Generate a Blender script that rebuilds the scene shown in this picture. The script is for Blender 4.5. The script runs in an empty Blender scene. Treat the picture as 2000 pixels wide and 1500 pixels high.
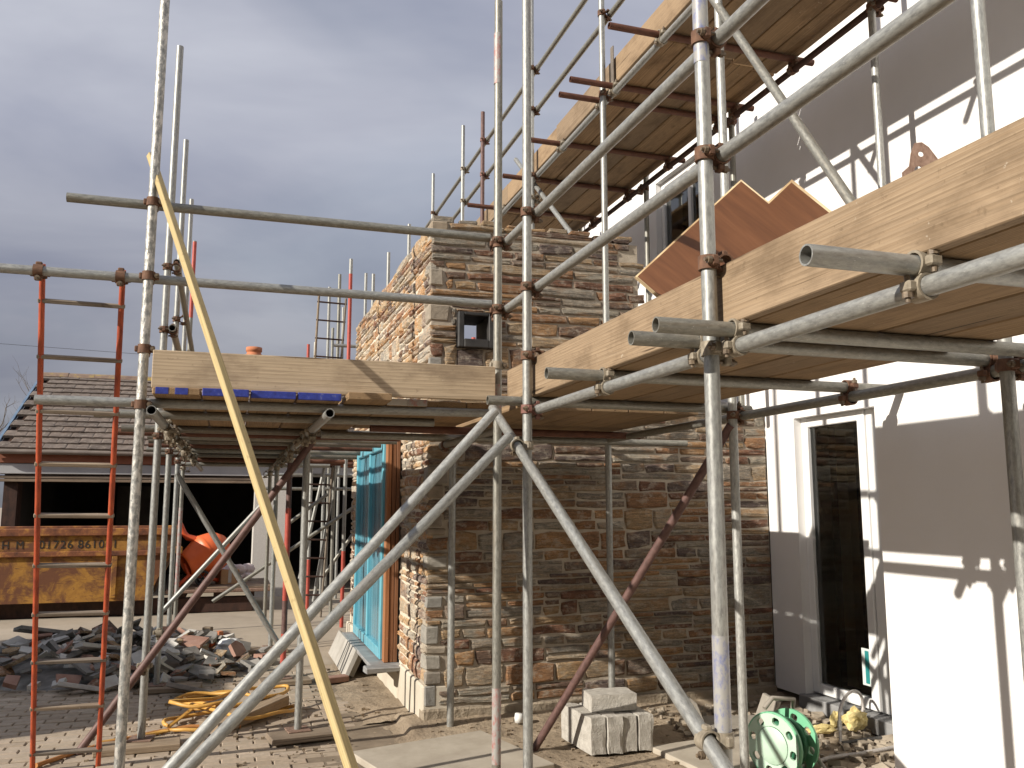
import bpy, bmesh, math, random
from mathutils import Vector, Matrix, noise
random.seed(7)
SC = bpy.context.scene
COL = SC.collection
R = math.radians

# ------------------------------------------------------------------ camera
H = 1.52
cam = bpy.data.cameras.new('camera'); camo = bpy.data.objects.new('camera', cam)
COL.objects.link(camo)
camo.location = (0, 0, H); camo.rotation_euler = (R(90 + 7.995), 0, R(-17.704))
cam.sensor_width = 36; cam.lens = 36 * 1697.4 / 2000
cam.clip_start = 0.05; cam.clip_end = 2000
SC.camera = camo

# ------------------------------------------------------------------ sky and sun
SUN = Vector((1.0, 0.30, -0.515)).normalized()          # the way the light travels
W = bpy.data.worlds.new('World'); SC.world = W; W.use_nodes = True
nt = W.node_tree; N = nt.nodes; L = nt.links
for n in list(N): N.remove(n)
out = N.new('ShaderNodeOutputWorld'); bg = N.new('ShaderNodeBackground'); bg.inputs['Strength'].default_value = 0.08
sky = N.new('ShaderNodeTexSky'); sky.sky_type = 'NISHITA'; sky.sun_disc = False
sky.sun_elevation = math.asin(-SUN.z); sky.sun_rotation = math.atan2(-SUN.x, -SUN.y)
sky.air_density = 1.0; sky.dust_density = 1.5; sky.ozone_density = 1.5
tc = N.new('ShaderNodeTexCoord'); sep = N.new('ShaderNodeSeparateXYZ'); L.new(tc.outputs['Generated'], sep.inputs[0])
zz = N.new('ShaderNodeMath'); zz.operation = 'MAXIMUM'; zz.inputs[1].default_value = 0.0; L.new(sep.outputs['Z'], zz.inputs[0])
za = N.new('ShaderNodeMath'); za.operation = 'ADD'; za.inputs[1].default_value = 0.28; L.new(zz.outputs[0], za.inputs[0])
dx = N.new('ShaderNodeMath'); dx.operation = 'DIVIDE'; L.new(sep.outputs['X'], dx.inputs[0]); L.new(za.outputs[0], dx.inputs[1])
dy = N.new('ShaderNodeMath'); dy.operation = 'DIVIDE'; L.new(sep.outputs['Y'], dy.inputs[0]); L.new(za.outputs[0], dy.inputs[1])
cmb = N.new('ShaderNodeCombineXYZ'); L.new(dx.outputs[0], cmb.inputs[0]); L.new(dy.outputs[0], cmb.inputs[1])
def wnoise(scale, detail, rough, off, dist=0.6):
    mp = N.new('ShaderNodeMapping'); mp.inputs['Location'].default_value = off
    mp.inputs['Rotation'].default_value = (0, 0, 0.5); mp.inputs['Scale'].default_value = (1, 1.5, 1)
    L.new(cmb.outputs[0], mp.inputs[0])
    t = N.new('ShaderNodeTexNoise'); t.inputs['Scale'].default_value = scale; t.inputs['Detail'].default_value = detail
    t.inputs['Roughness'].default_value = rough; t.inputs['Distortion'].default_value = dist
    L.new(mp.outputs[0], t.inputs['Vector']); return t
def ramp(nodes, links, src, stops, interp='LINEAR'):
    r = nodes.new('ShaderNodeValToRGB'); r.color_ramp.interpolation = interp
    el = r.color_ramp.elements
    while len(el) < len(stops): el.new(0.5)
    for e, (p, c) in zip(el, stops): e.position = p; e.color = (c[0], c[1], c[2], 1) if not isinstance(c, (int, float)) else (c, c, c, 1)
    links.new(src, r.inputs[0]); return r
n1 = wnoise(1.0, 4, 0.5, (3.1, 1.3, 0)); n2 = wnoise(1.5, 5, 0.5, (7.7, 2.2, 0), .3)
mask = ramp(N, L, n1.outputs['Fac'], [(0.32, 0.72), (0.5, 1.0)])
tone = ramp(N, L, n2.outputs['Fac'], [(0.30, (3.5, 3.75, 4.8)), (0.48, (4.6, 4.8, 5.7)), (0.68, (5.9, 6.1, 6.9))])
mx = N.new('ShaderNodeMixRGB'); L.new(mask.outputs[0], mx.inputs[0]); L.new(sky.outputs[0], mx.inputs[1]); L.new(tone.outputs[0], mx.inputs[2])
# cloud base thickens and darkens towards the horizon all round
elev = ramp(N, L, sep.outputs['Z'], [(0.0, 0.46), (0.15, 0.64), (0.38, 1.0)])
mul = N.new('ShaderNodeMixRGB'); mul.blend_type = 'MULTIPLY'; mul.inputs[0].default_value = 1
L.new(mx.outputs[0], mul.inputs[1]); L.new(elev.outputs[0], mul.inputs[2])
L.new(mul.outputs[0], bg.inputs['Color']); L.new(bg.outputs[0], out.inputs['Surface'])

sl = bpy.data.lights.new('sun', 'SUN'); sl.energy = 5.0; sl.angle = R(0.53); sl.color = (1.0, 0.93, 0.82)
so = bpy.data.objects.new('sun', sl); COL.objects.link(so); so.rotation_euler = SUN.to_track_quat('-Z', 'Y').to_euler()
so.location = (-20, -6, 12)
vs = SC.view_settings; vs.view_transform = 'Standard'; vs.look = 'None'; vs.exposure = 0.28; vs.gamma = 1.0; vs.use_curve_mapping = False
SC.render.engine = 'CYCLES'
try:
    SC.cycles.max_bounces = 8; SC.cycles.transmission_bounces = 8; SC.cycles.caustics_refractive = False; SC.cycles.caustics_reflective = False
except Exception: pass

# ------------------------------------------------------------------ material helpers
class Mt:
    def __init__(s, name):
        s.m = bpy.data.materials.new(name); s.m.use_nodes = True
        s.N = s.m.node_tree.nodes; s.L = s.m.node_tree.links
        s.b = s.N['Principled BSDF']; s._tc = None; s._rand = None
    def set(s, **k):
        for a, v in k.items():
            nm = {'rough': 'Roughness', 'metal': 'Metallic', 'spec': 'Specular IOR Level', 'trans': 'Transmission Weight', 'ior': 'IOR', 'alpha': 'Alpha', 'coat': 'Coat Weight'}.get(a, a)
            i = s.b.inputs[nm]
            if hasattr(v, 'links') or hasattr(v, 'is_linked'): s.L.new(v, i)
            else: i.default_value = v
        return s
    def col(s, v):
        if isinstance(v, (tuple, list)): s.b.inputs['Base Color'].default_value = (v[0], v[1], v[2], 1)
        else: s.L.new(v, s.b.inputs['Base Color'])
        return s
    def rand(s):
        if not s._rand:
            oi = s.N.new('ShaderNodeObjectInfo'); ge = s.N.new('ShaderNodeNewGeometry')
            a = s.math('ADD', oi.outputs['Random'], ge.outputs['Random Per Island']); s._rand = s.math('FRACT', a)
        return s._rand
    def coord(s, scale=(1, 1, 1), kind='Object', rnd=True):
        t = s.N.new('ShaderNodeTexCoord'); mp = s.N.new('ShaderNodeMapping'); mp.inputs['Scale'].default_value = scale
        s.L.new(t.outputs[kind], mp.inputs[0])
        if rnd:
            c = s.N.new('ShaderNodeCombineXYZ'); q = s.math('MULTIPLY', s.rand(), 37.0)
            for i in range(3): s.L.new(q, c.inputs[i])
            s.L.new(c.outputs[0], mp.inputs['Location'])
        return mp.outputs[0]
    def noise(s, vec, scale=5, detail=4, rough=0.5, dist=0.0):
        t = s.N.new('ShaderNodeTexNoise'); t.inputs['Scale'].default_value = scale; t.inputs['Detail'].default_value = detail
        t.inputs['Roughness'].default_value = rough; t.inputs['Distortion'].default_value = dist
        s.L.new(vec, t.inputs['Vector']); return t.outputs['Fac']
    def vor(s, vec, scale=5, feature='F1'):
        t = s.N.new('ShaderNodeTexVoronoi'); t.feature = feature; t.inputs['Scale'].default_value = scale
        s.L.new(vec, t.inputs['Vector']); return t.outputs['Distance']
    def math(s, op, a, b=0.0):
        m = s.N.new('ShaderNodeMath'); m.operation = op
        for i, v in enumerate((a, b)):
            if isinstance(v, (int, float)): m.inputs[i].default_value = v
            else: s.L.new(v, m.inputs[i])
        return m.outputs[0]
    def ramp(s, src, stops, interp='LINEAR'): return ramp(s.N, s.L, src, stops, interp).outputs[0]
    def mix(s, f, a, b, mode='MIX'):
        m = s.N.new('ShaderNodeMixRGB'); m.blend_type = mode
        for i, v in enumerate((f, a, b)):
            if isinstance(v, (int, float)): m.inputs[i].default_value = v if i == 0 else (v, v, v, 1)
            elif isinstance(v, (tuple, list)): m.inputs[i].default_value = (v[0], v[1], v[2], 1)
            else: s.L.new(v, m.inputs[i])
        return m.outputs[0]
    def bump(s, h, strength=0.3, dist=0.01):
        b = s.N.new('ShaderNodeBump'); b.inputs['Strength'].default_value = strength; b.inputs['Distance'].default_value = dist
        s.L.new(h, b.inputs['Height']); s.L.new(b.outputs[0], s.b.inputs['Normal']); return s

MATS = {}
def reg(name, m): MATS[name] = m.m; return m.m

def zinc(name, tint=(1, 1, 1), dirt=0.5, splat=0.0, base=0.35):
    m = Mt(name); v = m.coord((1, 1, .35)); v2 = m.coord((1, 1, .08))
    a = m.noise(v, 95, 6, .68); b = m.noise(v2, 30, 6, .65); c = m.noise(v, 260, 2, .5)
    lo = base * .62; hi = base * 1.22
    c1 = m.ramp(a, [(.3, (lo * tint[0], lo * tint[1], lo * .97 * tint[2])), (.7, (hi * tint[0], hi * tint[1] * 1.01, hi * .95 * tint[2]))])
    d = m.ramp(b, [(.50, 0), (.70, dirt * .7)])
    col = m.mix(d, c1, (.20, .165, .12))
    sp = m.ramp(c, [(.70, 0), (.73, .55)]); col = m.mix(sp, col, (.62, .61, .57))
    if splat:
        e = m.noise(m.coord((1, 1, .6)), 38, 6, .65); f = m.ramp(e, [(.46, 0), (.56, splat)]); col = m.mix(f, col, (.60, .57, .52))
        m.bump(m.noise(m.coord((1, 1, .6)), 38, 6, .65), .9, .006)
    else: m.bump(a, .12, .002)
    rr = m.ramp(a, [(.3, .38), (.7, .58)])
    m.col(col).set(metal=.45, rough=rr); return reg(name, m)
zinc('zinc'); zinc('zinc_shaded', (1.0, .93, .84), .95, 0, .19); zinc('zinc_dull', (1.0, .97, .9), .85, 0, .28); zinc('zinc_mortar', (1, 1, 1), .6, .8, .31); zinc('zinc_bright', (1, 1, 1), .25, 0, .45)

def rust(name, a, b, rough=.75, sc=40):
    m = Mt(name); v = m.coord((1, 1, .5)); n = m.noise(v, sc, 5, .6); m.col(m.ramp(n, [(.3, a), (.7, b)])).set(rough=rough, metal=.1).bump(n, .3, .002); return reg(name, m)
rust('rust_tube', (.085, .034, .022), (.16, .066, .038)); rust('rust_coupler', (.085, .042, .026), (.20, .105, .062), .8, 60)
rust('dull_coupler', (.19, .16, .12), (.36, .31, .235), .6, 70); rust('red_coupler', (.15, .06, .048), (.25, .125, .10), .7, 60)
rust('rust_plate', (.15, .085, .06), (.30, .20, .15), .8, 45); rust('rust_dark', (.028, .014, .010), (.075, .034, .022), .8, 14)
rust('brace_red', (.085, .045, .04), (.17, .095, .082), .6, 50); rust('red_tube', (.36, .05, .035), (.47, .10, .07), .5, 40)
rust('bolt_steel', (.09, .065, .045), (.22, .165, .11), .5, 90)

def ladder_red():
    m = Mt('ladder_red'); v = m.coord((1, 1, .3)); n = m.noise(v, 30, 5, .65); n2 = m.noise(v, 120, 3, .6)
    c = m.ramp(n, [(.32, (.20, .035, .018)), (.55, (.47, .085, .03)), (.75, (.58, .13, .05))]); c = m.mix(m.ramp(n2, [(.60, 0), (.70, .7)]), c, (.09, .04, .03))
    m.col(c).set(rough=.55).bump(n, .3, .002); return reg('ladder_red', m)
ladder_red()
def wornpaint(name, colr):
    m = Mt(name); v = m.coord((1, 1, .6)); n = m.noise(v, 42, 5, .7); f = m.ramp(n, [(.36, .25), (.54, 1)])
    m.col(m.mix(f, colr, (.36, .35, .33))).set(rough=.5, metal=.1); return reg(name, m)
wornpaint('paint_red', (.40, .10, .085)); wornpaint('paint_blue', (.13, .16, .36))

def wood(name, dark, mid, light, axis=1, stain=.6, rough=.78, fine=1.0, rings=34):
    """sawn timber: growth rings round a pith beside the plank, fibre streaks, stains, knots and a few splits"""
    m = Mt(name); r = m.rand(); r2 = m.math('FRACT', m.math('MULTIPLY', r, 7.31))
    t = m.N.new('ShaderNodeTexCoord'); mp = m.N.new('ShaderNodeMapping'); sc = [1, 1, 1]; sc[axis] = .07; mp.inputs['Scale'].default_value = sc; m.L.new(t.outputs['Object'], mp.inputs[0])
    c = m.N.new('ShaderNodeCombineXYZ'); oa = m.math('ADD', m.math('MULTIPLY', r, .22), -.11); ob = m.math('ADD', m.math('MULTIPLY', r2, .10), .03)
    k = [i for i in range(3) if i != axis]; m.L.new(oa, c.inputs[k[0]]); m.L.new(ob, c.inputs[k[1]]); m.L.new(m.math('MULTIPLY', r, 3.0), c.inputs[axis]); m.L.new(c.outputs[0], mp.inputs['Location'])
    w = m.N.new('ShaderNodeTexWave'); w.wave_type = 'RINGS'; w.rings_direction = 'XYZ'[axis]; w.wave_profile = 'SAW'; w.inputs['Scale'].default_value = rings; w.inputs['Distortion'].default_value = 5.5; w.inputs['Detail'].default_value = 2.0; w.inputs['Detail Scale'].default_value = .22; m.L.new(mp.outputs[0], w.inputs['Vector']); ring = w.outputs['Fac']
    s2 = [75 * fine] * 3; s2[axis] = 1.6; s3 = [2.4] * 3; s3[axis] = 1.1; s4 = [26] * 3; s4[axis] = .5
    g2 = m.noise(m.coord(s2), 2.6, 3, .6, .3); st = m.noise(m.coord(s3), 2.4, 6, .65); cr = m.noise(m.coord(s4), 1.5, 2, .5, .6); sp = m.noise(m.coord(), 34, 4, .65)
    col = m.ramp(ring, [(.0, light), (.55, mid), (.92, dark), (1.0, light)])
    col = m.mix(.6, col, mid); col = m.mix(.5, col, m.ramp(g2, [(.30, .50), (.62, 1.05)]), 'MULTIPLY')
    col = m.mix(m.ramp(st, [(.48, 0), (.72, stain)]), col, (dark[0] * .62, dark[1] * .60, dark[2] * .60))
    col = m.mix(m.ramp(sp, [(.62, 0), (.70, .35)]), col, (dark[0] * .5, dark[1] * .48, dark[2] * .46)); col = m.mix(m.ramp(sp, [(.27, .4), (.33, 0)]), col, (.60, .55, .47))
    col = m.mix(m.ramp(cr, [(.285, .85), (.305, 0)]), col, (dark[0] * .25, dark[1] * .22, dark[2] * .2))
    vv = m.vor(m.coord([3.6 if i != axis else 1.5 for i in range(3)]), 1.0); col = m.mix(m.ramp(vv, [(.03, .8), (.085, 0)]), col, (dark[0] * .42, dark[1] * .34, dark[2] * .28))
    col = m.mix(1.0, col, m.ramp(r2, [(0, (.74, .75, .78)), (.5, (1, .98, .95)), (1, (1.15, 1.07, .96))]), 'MULTIPLY')
    h = m.math('ADD', m.math('MULTIPLY', ring, .35), g2); m.col(col).set(rough=rough, spec=.25).bump(h, .35, .0025); return reg(name, m)
wood('board', (.16, .105, .058), (.30, .205, .118), (.39, .28, .17), 1)
wood('board_x', (.28, .215, .15), (.49, .395, .285), (.58, .48, .36), 0, .75, rings=22)
wood('board_up', (.20, .14, .085), (.335, .245, .16), (.41, .315, .22), 1, .75, rings=26)
wood('board_under', (.15, .095, .05), (.27, .18, .10), (.35, .245, .145), 1, .75)
wood('batten', (.58, .42, .18), (.70, .54, .26), (.76, .61, .32), 2, .08, .65, 1.0, 40)
wood('cedar', (.20, .085, .04), (.36, .165, .08), (.46, .23, .12), 2, .3, .55)
wood('sole', (.24, .18, .125), (.36, .28, .20), (.46, .37, .27), 0)
wood('rung', (.16, .13, .105), (.28, .235, .19), (.40, .35, .285), 0)
wood('trim_wood', (.14, .10, .075), (.24, .185, .14), (.34, .275, .215), 0)

def ply():
    m = Mt('ply_face'); g = m.noise(m.coord((3.2, .45, 3.2)), 2.6, 5, .6, 1.0); f = m.noise(m.coord((30, 2, 30)), 2, 3, .6)
    c = m.ramp(g, [(.3, (.125, .050, .022)), (.55, (.175, .072, .031)), (.75, (.23, .10, .046))]); c = m.mix(.35, c, m.ramp(f, [(.3, .6), (.6, 1)]), 'MULTIPLY')
    m.col(c).set(rough=.5); reg('ply_face', m)
    m = Mt('ply_edge'); w = m.noise(m.coord((2, 2, 90)), 3, 2, .5); m.col(m.ramp(w, [(.35, (.44, .30, .16)), (.6, (.76, .62, .40))])).set(rough=.8); reg('ply_edge', m)
ply()

def stone(name, bright=1.0, smear=.35):
    m = Mt(name); r = m.rand()
    pal = [(0.0, (.26, .15, .085)), (.09, (.15, .10, .075)), (.18, (.31, .235, .155)), (.27, (.135, .105, .095)), (.36, (.33, .205, .11)), (.45, (.23, .21, .18)),
           (.53, (.32, .26, .19)), (.62, (.175, .095, .065)), (.70, (.29, .265, .22)), (.78, (.33, .235, .14)), (.86, (.20, .155, .125)), (.93, (.26, .23, .19)), (1.0, (.29, .16, .09))]
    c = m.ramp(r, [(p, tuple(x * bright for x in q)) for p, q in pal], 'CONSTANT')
    g = m.noise(m.coord((1, 1, 7.5), 'Object'), 8, 8, .72, 1.0); g2 = m.noise(m.coord((1, 1, 1.8)), 30, 6, .7); g3 = m.noise(m.coord((.7, .7, 1.5)), 6.5, 5, .65); g4 = m.noise(m.coord((1, 1, 3)), 70, 4, .7)
    c = m.mix(1.0, c, m.ramp(g, [(.26, (.30, .28, .30)), (.48, (.95, .95, .95)), (.74, (1.75, 1.5, 1.25))]), 'MULTIPLY')
    c = m.mix(.8, c, m.ramp(g4, [(.3, .55), (.65, 1.25)]), 'MULTIPLY')
    c = m.mix(m.ramp(g3, [(.52, 0), (.68, .6)]), c, (.34 * bright, .185 * bright, .085 * bright))
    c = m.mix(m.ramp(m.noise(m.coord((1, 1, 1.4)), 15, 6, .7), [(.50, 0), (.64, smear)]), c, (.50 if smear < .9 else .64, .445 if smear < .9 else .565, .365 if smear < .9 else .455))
    h = m.math('ADD', m.math('MULTIPLY', g, 1.1), m.math('ADD', m.math('MULTIPLY', g2, .8), m.math('MULTIPLY', g4, .3)))
    m.col(c).set(rough=.88, spec=.25).bump(h, 1.0, .020); return reg(name, m)
stone('stone', 1.05, .5); stone('stone_sun_side', 1.75, .95)  # side copy: more mortar smear, and its strong sun put into the colour
simple_chip = None
def quoin():
    m = Mt('quoin'); r = m.rand(); g = m.noise(m.coord((1, 1, 2.5)), 9, 5, .6); g2 = m.noise(m.coord(), 34, 4, .6)
    c = m.ramp(r, [(0, (.27, .26, .24)), (.35, (.34, .315, .27)), (.7, (.30, .235, .165)), (1, (.25, .235, .21))]); c = m.mix(.8, c, m.ramp(g, [(.3, .68), (.6, 1.1)]), 'MULTIPLY')
    m.col(c).set(rough=.85).bump(m.math('ADD', g, g2), .6, .008); reg('quoin', m)
quoin()
def simple(name, a, b, sc=8, rough=.85, detail=5, bs=.3, bd=.004, kind='Object', rnd=False, metal=0, scale=(1, 1, 1), p=(.3, .7)):
    m = Mt(name); n = m.noise(m.coord(scale, kind, rnd), sc, detail, .6); m.col(m.ramp(n, [(p[0], a), (p[1], b)])).set(rough=rough, metal=metal)
    if bs: m.bump(m.noise(m.coord(scale, kind, rnd), sc * 4, 4, .65), bs, bd)
    return reg(name, m)
simple('mortar', (.33, .28, .22), (.47, .41, .33), 9, .92, 6, .8, .008)
simple('mortar_sun_side', (.56, .49, .385), (.70, .63, .515), 9, .92, 6, .8, .008)  # paler mortar for the side wall, sunlight put into the colour
simple('concrete', (.34, .295, .235), (.47, .42, .345), 5, .9, 6, .4, .004)
simple('plinth', (.47, .42, .34), (.62, .56, .46), 4, .9, 6, .5, .005)
simple('block', (.36, .335, .295), (.54, .51, .46), 22, .95, 6, 1.0, .006, rnd=True)
simple('slab', (.32, .30, .265), (.45, .425, .385), 7, .85, 5, .25, .002, rnd=True)
simple('slate_sill', (.20, .20, .20), (.33, .33, .33), 9, .7, 4, .3, .003, rnd=True)
simple('slate', (.13, .122, .112), (.30, .28, .255), 7, .8, 4, .4, .004, rnd=True)
simple('slate_red', (.26, .13, .09), (.36, .22, .17), 9, .85, 4, .3, .003, rnd=True)
simple('slate_pale', (.42, .40, .37), (.60, .575, .53), 8, .85, 4, .3, .003, rnd=True)
simple('earth', (.205, .155, .105), (.37, .295, .21), 2.2, .95, 8, 1.0, .03)
simple('garage_wall', (.035, .03, .028), (.075, .066, .06), 3, .9, 4, 0)
simple('mud_plinth', (.22, .175, .125), (.40, .335, .25), 6, .95, 7, 1.0, .02)
simple('chip', (.20, .165, .125), (.46, .395, .31), 6, .9, 5, .5, .006, rnd=True)
simple('dust_ground', (.30, .25, .19), (.43, .365, .285), .9, .95, 7, .7, .012)
simple('sand', (.17, .13, .09), (.27, .215, .155), 6, .95, 5, .6, .006)
simple('brick_band', (.235, .085, .05), (.31, .125, .075), 3, .9, 4, .2, .004)
simple('fascia_white', (.34, .34, .35), (.46, .46, .47), 2, .6, 4, 0)
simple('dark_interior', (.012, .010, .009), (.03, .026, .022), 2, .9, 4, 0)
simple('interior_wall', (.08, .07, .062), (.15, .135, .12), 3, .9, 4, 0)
simple('orange_plastic', (.66, .105, .022), (.76, .15, .035), 5, .45, 3, 0)
simple('orange_dark', (.50, .065, .015), (.60, .09, .022), 5, .5, 3, 0)
simple('rubber', (.018, .018, .018), (.04, .04, .04), 8, .7, 3, 0)
simple('card', (.40, .235, .12), (.52, .32, .17), 5, .85, 4, 0)
simple('plastic_bag', (.62, .62, .62), (.80, .80, .80), 12, .35, 4, .5, .006)
simple('yellow_plastic', (.72, .72, .04), (.80, .80, .08), 8, .4, 3, 0)
simple('white_plastic', (.72, .72, .70), (.82, .82, .80), 8, .45, 3, 0)
simple('foam', (.66, .52, .20), (.80, .69, .36), 30, .95, 4, .8, .008)
simple('hose_yellow', (.55, .285, .055), (.66, .38, .10), 14, .5, 4, 0)
simple('hose_orange', (.42, .17, .05), (.52, .24, .08), 14, .55, 4, 0)
simple('hose_grey', (.34, .31, .29), (.50, .47, .44), 60, .45, 4, .2, .002)
simple('hose_black', (.035, .033, .032), (.09, .085, .08), 30, .6, 4, 0)
simple('reel_green', (.16, .46, .27), (.22, .55, .33), 7, .42, 4, 0)
simple('reel_pale', (.44, .62, .48), (.54, .70, .57), 7, .42, 4, 0)
simple('reel_dark', (.02, .13, .065), (.035, .17, .09), 7, .45, 4, 0)
simple('reel_grey', (.30, .27, .23), (.40, .37, .32), 9, .5, 4, 0)
simple('black_board', (.012, .012, .013), (.045, .042, .04), 9, .6, 5, .4, .004)
simple('terracotta', (.46, .155, .07), (.56, .215, .10), 9, .8, 4, 0)
simple('bark', (.09, .075, .06), (.17, .145, .12), 12, .9, 4, 0)
simple('teal', (.02, .20, .20), (.03, .25, .25), 9, .5, 2, 0)
simple('label_white', (.58, .64, .62), (.66, .71, .69), 9, .5, 2, 0)
simple('letter_black', (.012, .010, .008), (.03, .026, .02), 30, .7, 4, 0)
simple('gutter', (.17, .14, .12), (.26, .22, .19), 4, .5, 4, 0)
simple('verge_blue', (.10, .16, .25), (.18, .25, .34), 4, .5, 4, 0)
simple('stud', (.52, .42, .22), (.60, .50, .28), 4, .7, 4, 0)
simple('coping', (.50, .49, .47), (.60, .59, .57), 4, .7, 4, 0)
simple('roofing', (.16, .16, .17), (.24, .24, .25), 6, .85, 4, 0)
simple('white_frame', (.77, .77, .76), (.82, .82, .81), 3, .35, 2, 0)
simple('grey_frame', (.09, .09, .095), (.13, .13, .135), 3, .45, 2, 0)
simple('reflective_roll', (.60, .50, .49), (.76, .68, .66), 9, .5, 4, 0)

def render_wall():
    m = Mt('white_render'); v = m.coord((1, 1, 1), 'Object', False); a = m.noise(v, 1.2, 5, .6); b = m.noise(v, 150, 3, .6)
    c = m.ramp(a, [(.3, (.765, .75, .735)), (.7, (.82, .81, .80))]); m.col(c).set(rough=.92, spec=.2).bump(b, .35, .003); reg('white_render', m)
render_wall()
def pier():
    m = Mt('pier_render'); v = m.coord((1, 1, 1), 'Object', False); b = m.noise(v, 60, 4, .6); m.col(m.ramp(b, [(.3, (.50, .47, .43)), (.7, (.60, .57, .53))])).set(rough=.95).bump(b, .5, .006); reg('pier_render', m)
pier()
def glass(name, tint=(.9, .95, .93)):
    m = Mt(name); m.col(tint).set(trans=1.0, rough=0.0, ior=1.5); return reg(name, m)
glass('glass')
def bluefilm():
    m = Mt('film_pane'); s = m.noise(m.coord((22, 9, .5), 'Object', False), 1.4, 4, .6); d = m.noise(m.coord((1, 1, 1), 'Object', False), 3.0, 5, .6)
    c = m.ramp(s, [(.35, (.055, .165, .22)), (.65, (.12, .29, .37))]); c = m.mix(m.ramp(d, [(.5, 0), (.75, .5)]), c, (.15, .30, .36))
    m.col(c).set(rough=.22, spec=.7).bump(s, .12, .004); reg('film_pane', m)
    m = Mt('film_frame'); d = m.noise(m.coord((6, 6, 1), 'Object', False), 4, 4, .6); m.col(m.ramp(d, [(.3, (.10, .36, .47)), (.7, (.20, .52, .62))])).set(rough=.25); reg('film_frame', m)
bluefilm()
def skipmat():
    m = Mt('skip_yellow'); v = m.coord((1, 1, 1), 'Object', False); n = m.noise(v, 2.6, 7, .68, .6); n2 = m.noise(v, 16, 5, .7); n3 = m.noise(m.coord((.45, 1, 3.5), 'Object', False), 7, 4, .6, 2.2)
    c = m.ramp(n2, [(.3, (.30, .135, .018)), (.7, (.43, .215, .035))])
    c = m.mix(m.ramp(n, [(.43, 0), (.56, .94)]), c, (.125, .042, .018)); c = m.mix(m.ramp(n3, [(.60, 0), (.66, .85)]), c, (.10, .032, .014)); c = m.mix(m.ramp(n2, [(.60, 0), (.68, .8)]), c, (.15, .055, .022))
    m.col(c).set(rough=.7).bump(n2, .3, .004); reg('skip_yellow', m)
    m = Mt('skip_rust'); n = m.noise(m.coord((1, 1, 1), 'Object', False), 5, 6, .7); m.col(m.ramp(n, [(.35, (.09, .03, .015)), (.52, (.22, .075, .028)), (.66, (.44, .20, .04))])).set(rough=.75); reg('skip_rust', m)
skipmat()
def tilemat():
    m = Mt('roof_tile'); r = m.rand(); n = m.noise(m.coord(), 9, 5, .65)
    c = m.ramp(r, [(0, (.115, .088, .072)), (.5, (.17, .135, .112)), (1, (.145, .108, .086))]); c = m.mix(.9, c, m.ramp(n, [(.3, .6), (.7, 1.35)]), 'MULTIPLY')
    c = m.mix(m.ramp(m.noise(m.coord(), 22, 4, .6), [(.58, 0), (.68, .6)]), c, (.36, .33, .28)); m.col(c).set(rough=.9).bump(n, .4, .006); reg('roof_tile', m)
    m = Mt('ridge_tile'); n = m.noise(m.coord(), 6, 5, .65); m.col(m.ramp(n, [(.35, (.17, .11, .085)), (.55, (.24, .17, .12)), (.68, (.36, .26, .06))])).set(rough=.9); reg('ridge_tile', m)
tilemat()
def paver():
    m = Mt('paver'); r = m.rand(); n = m.noise(m.coord(), 30, 5, .65); n2 = m.noise(m.coord((1, 1, 1), 'Object', True), 4, 4, .6)
    c = m.ramp(r, [(0, (.33, .26, .195)), (.35, (.44, .355, .27)), (.7, (.38, .31, .24)), (1, (.50, .41, .32))]); c = m.mix(.7, c, m.ramp(n, [(.3, .72), (.7, 1.15)]), 'MULTIPLY')
    c = m.mix(m.ramp(n2, [(.46, 0), (.68, .8)]), c, (.34, .275, .20)); m.col(c).set(rough=.92).bump(n, .5, .003); reg('paver', m)
paver()

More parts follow.
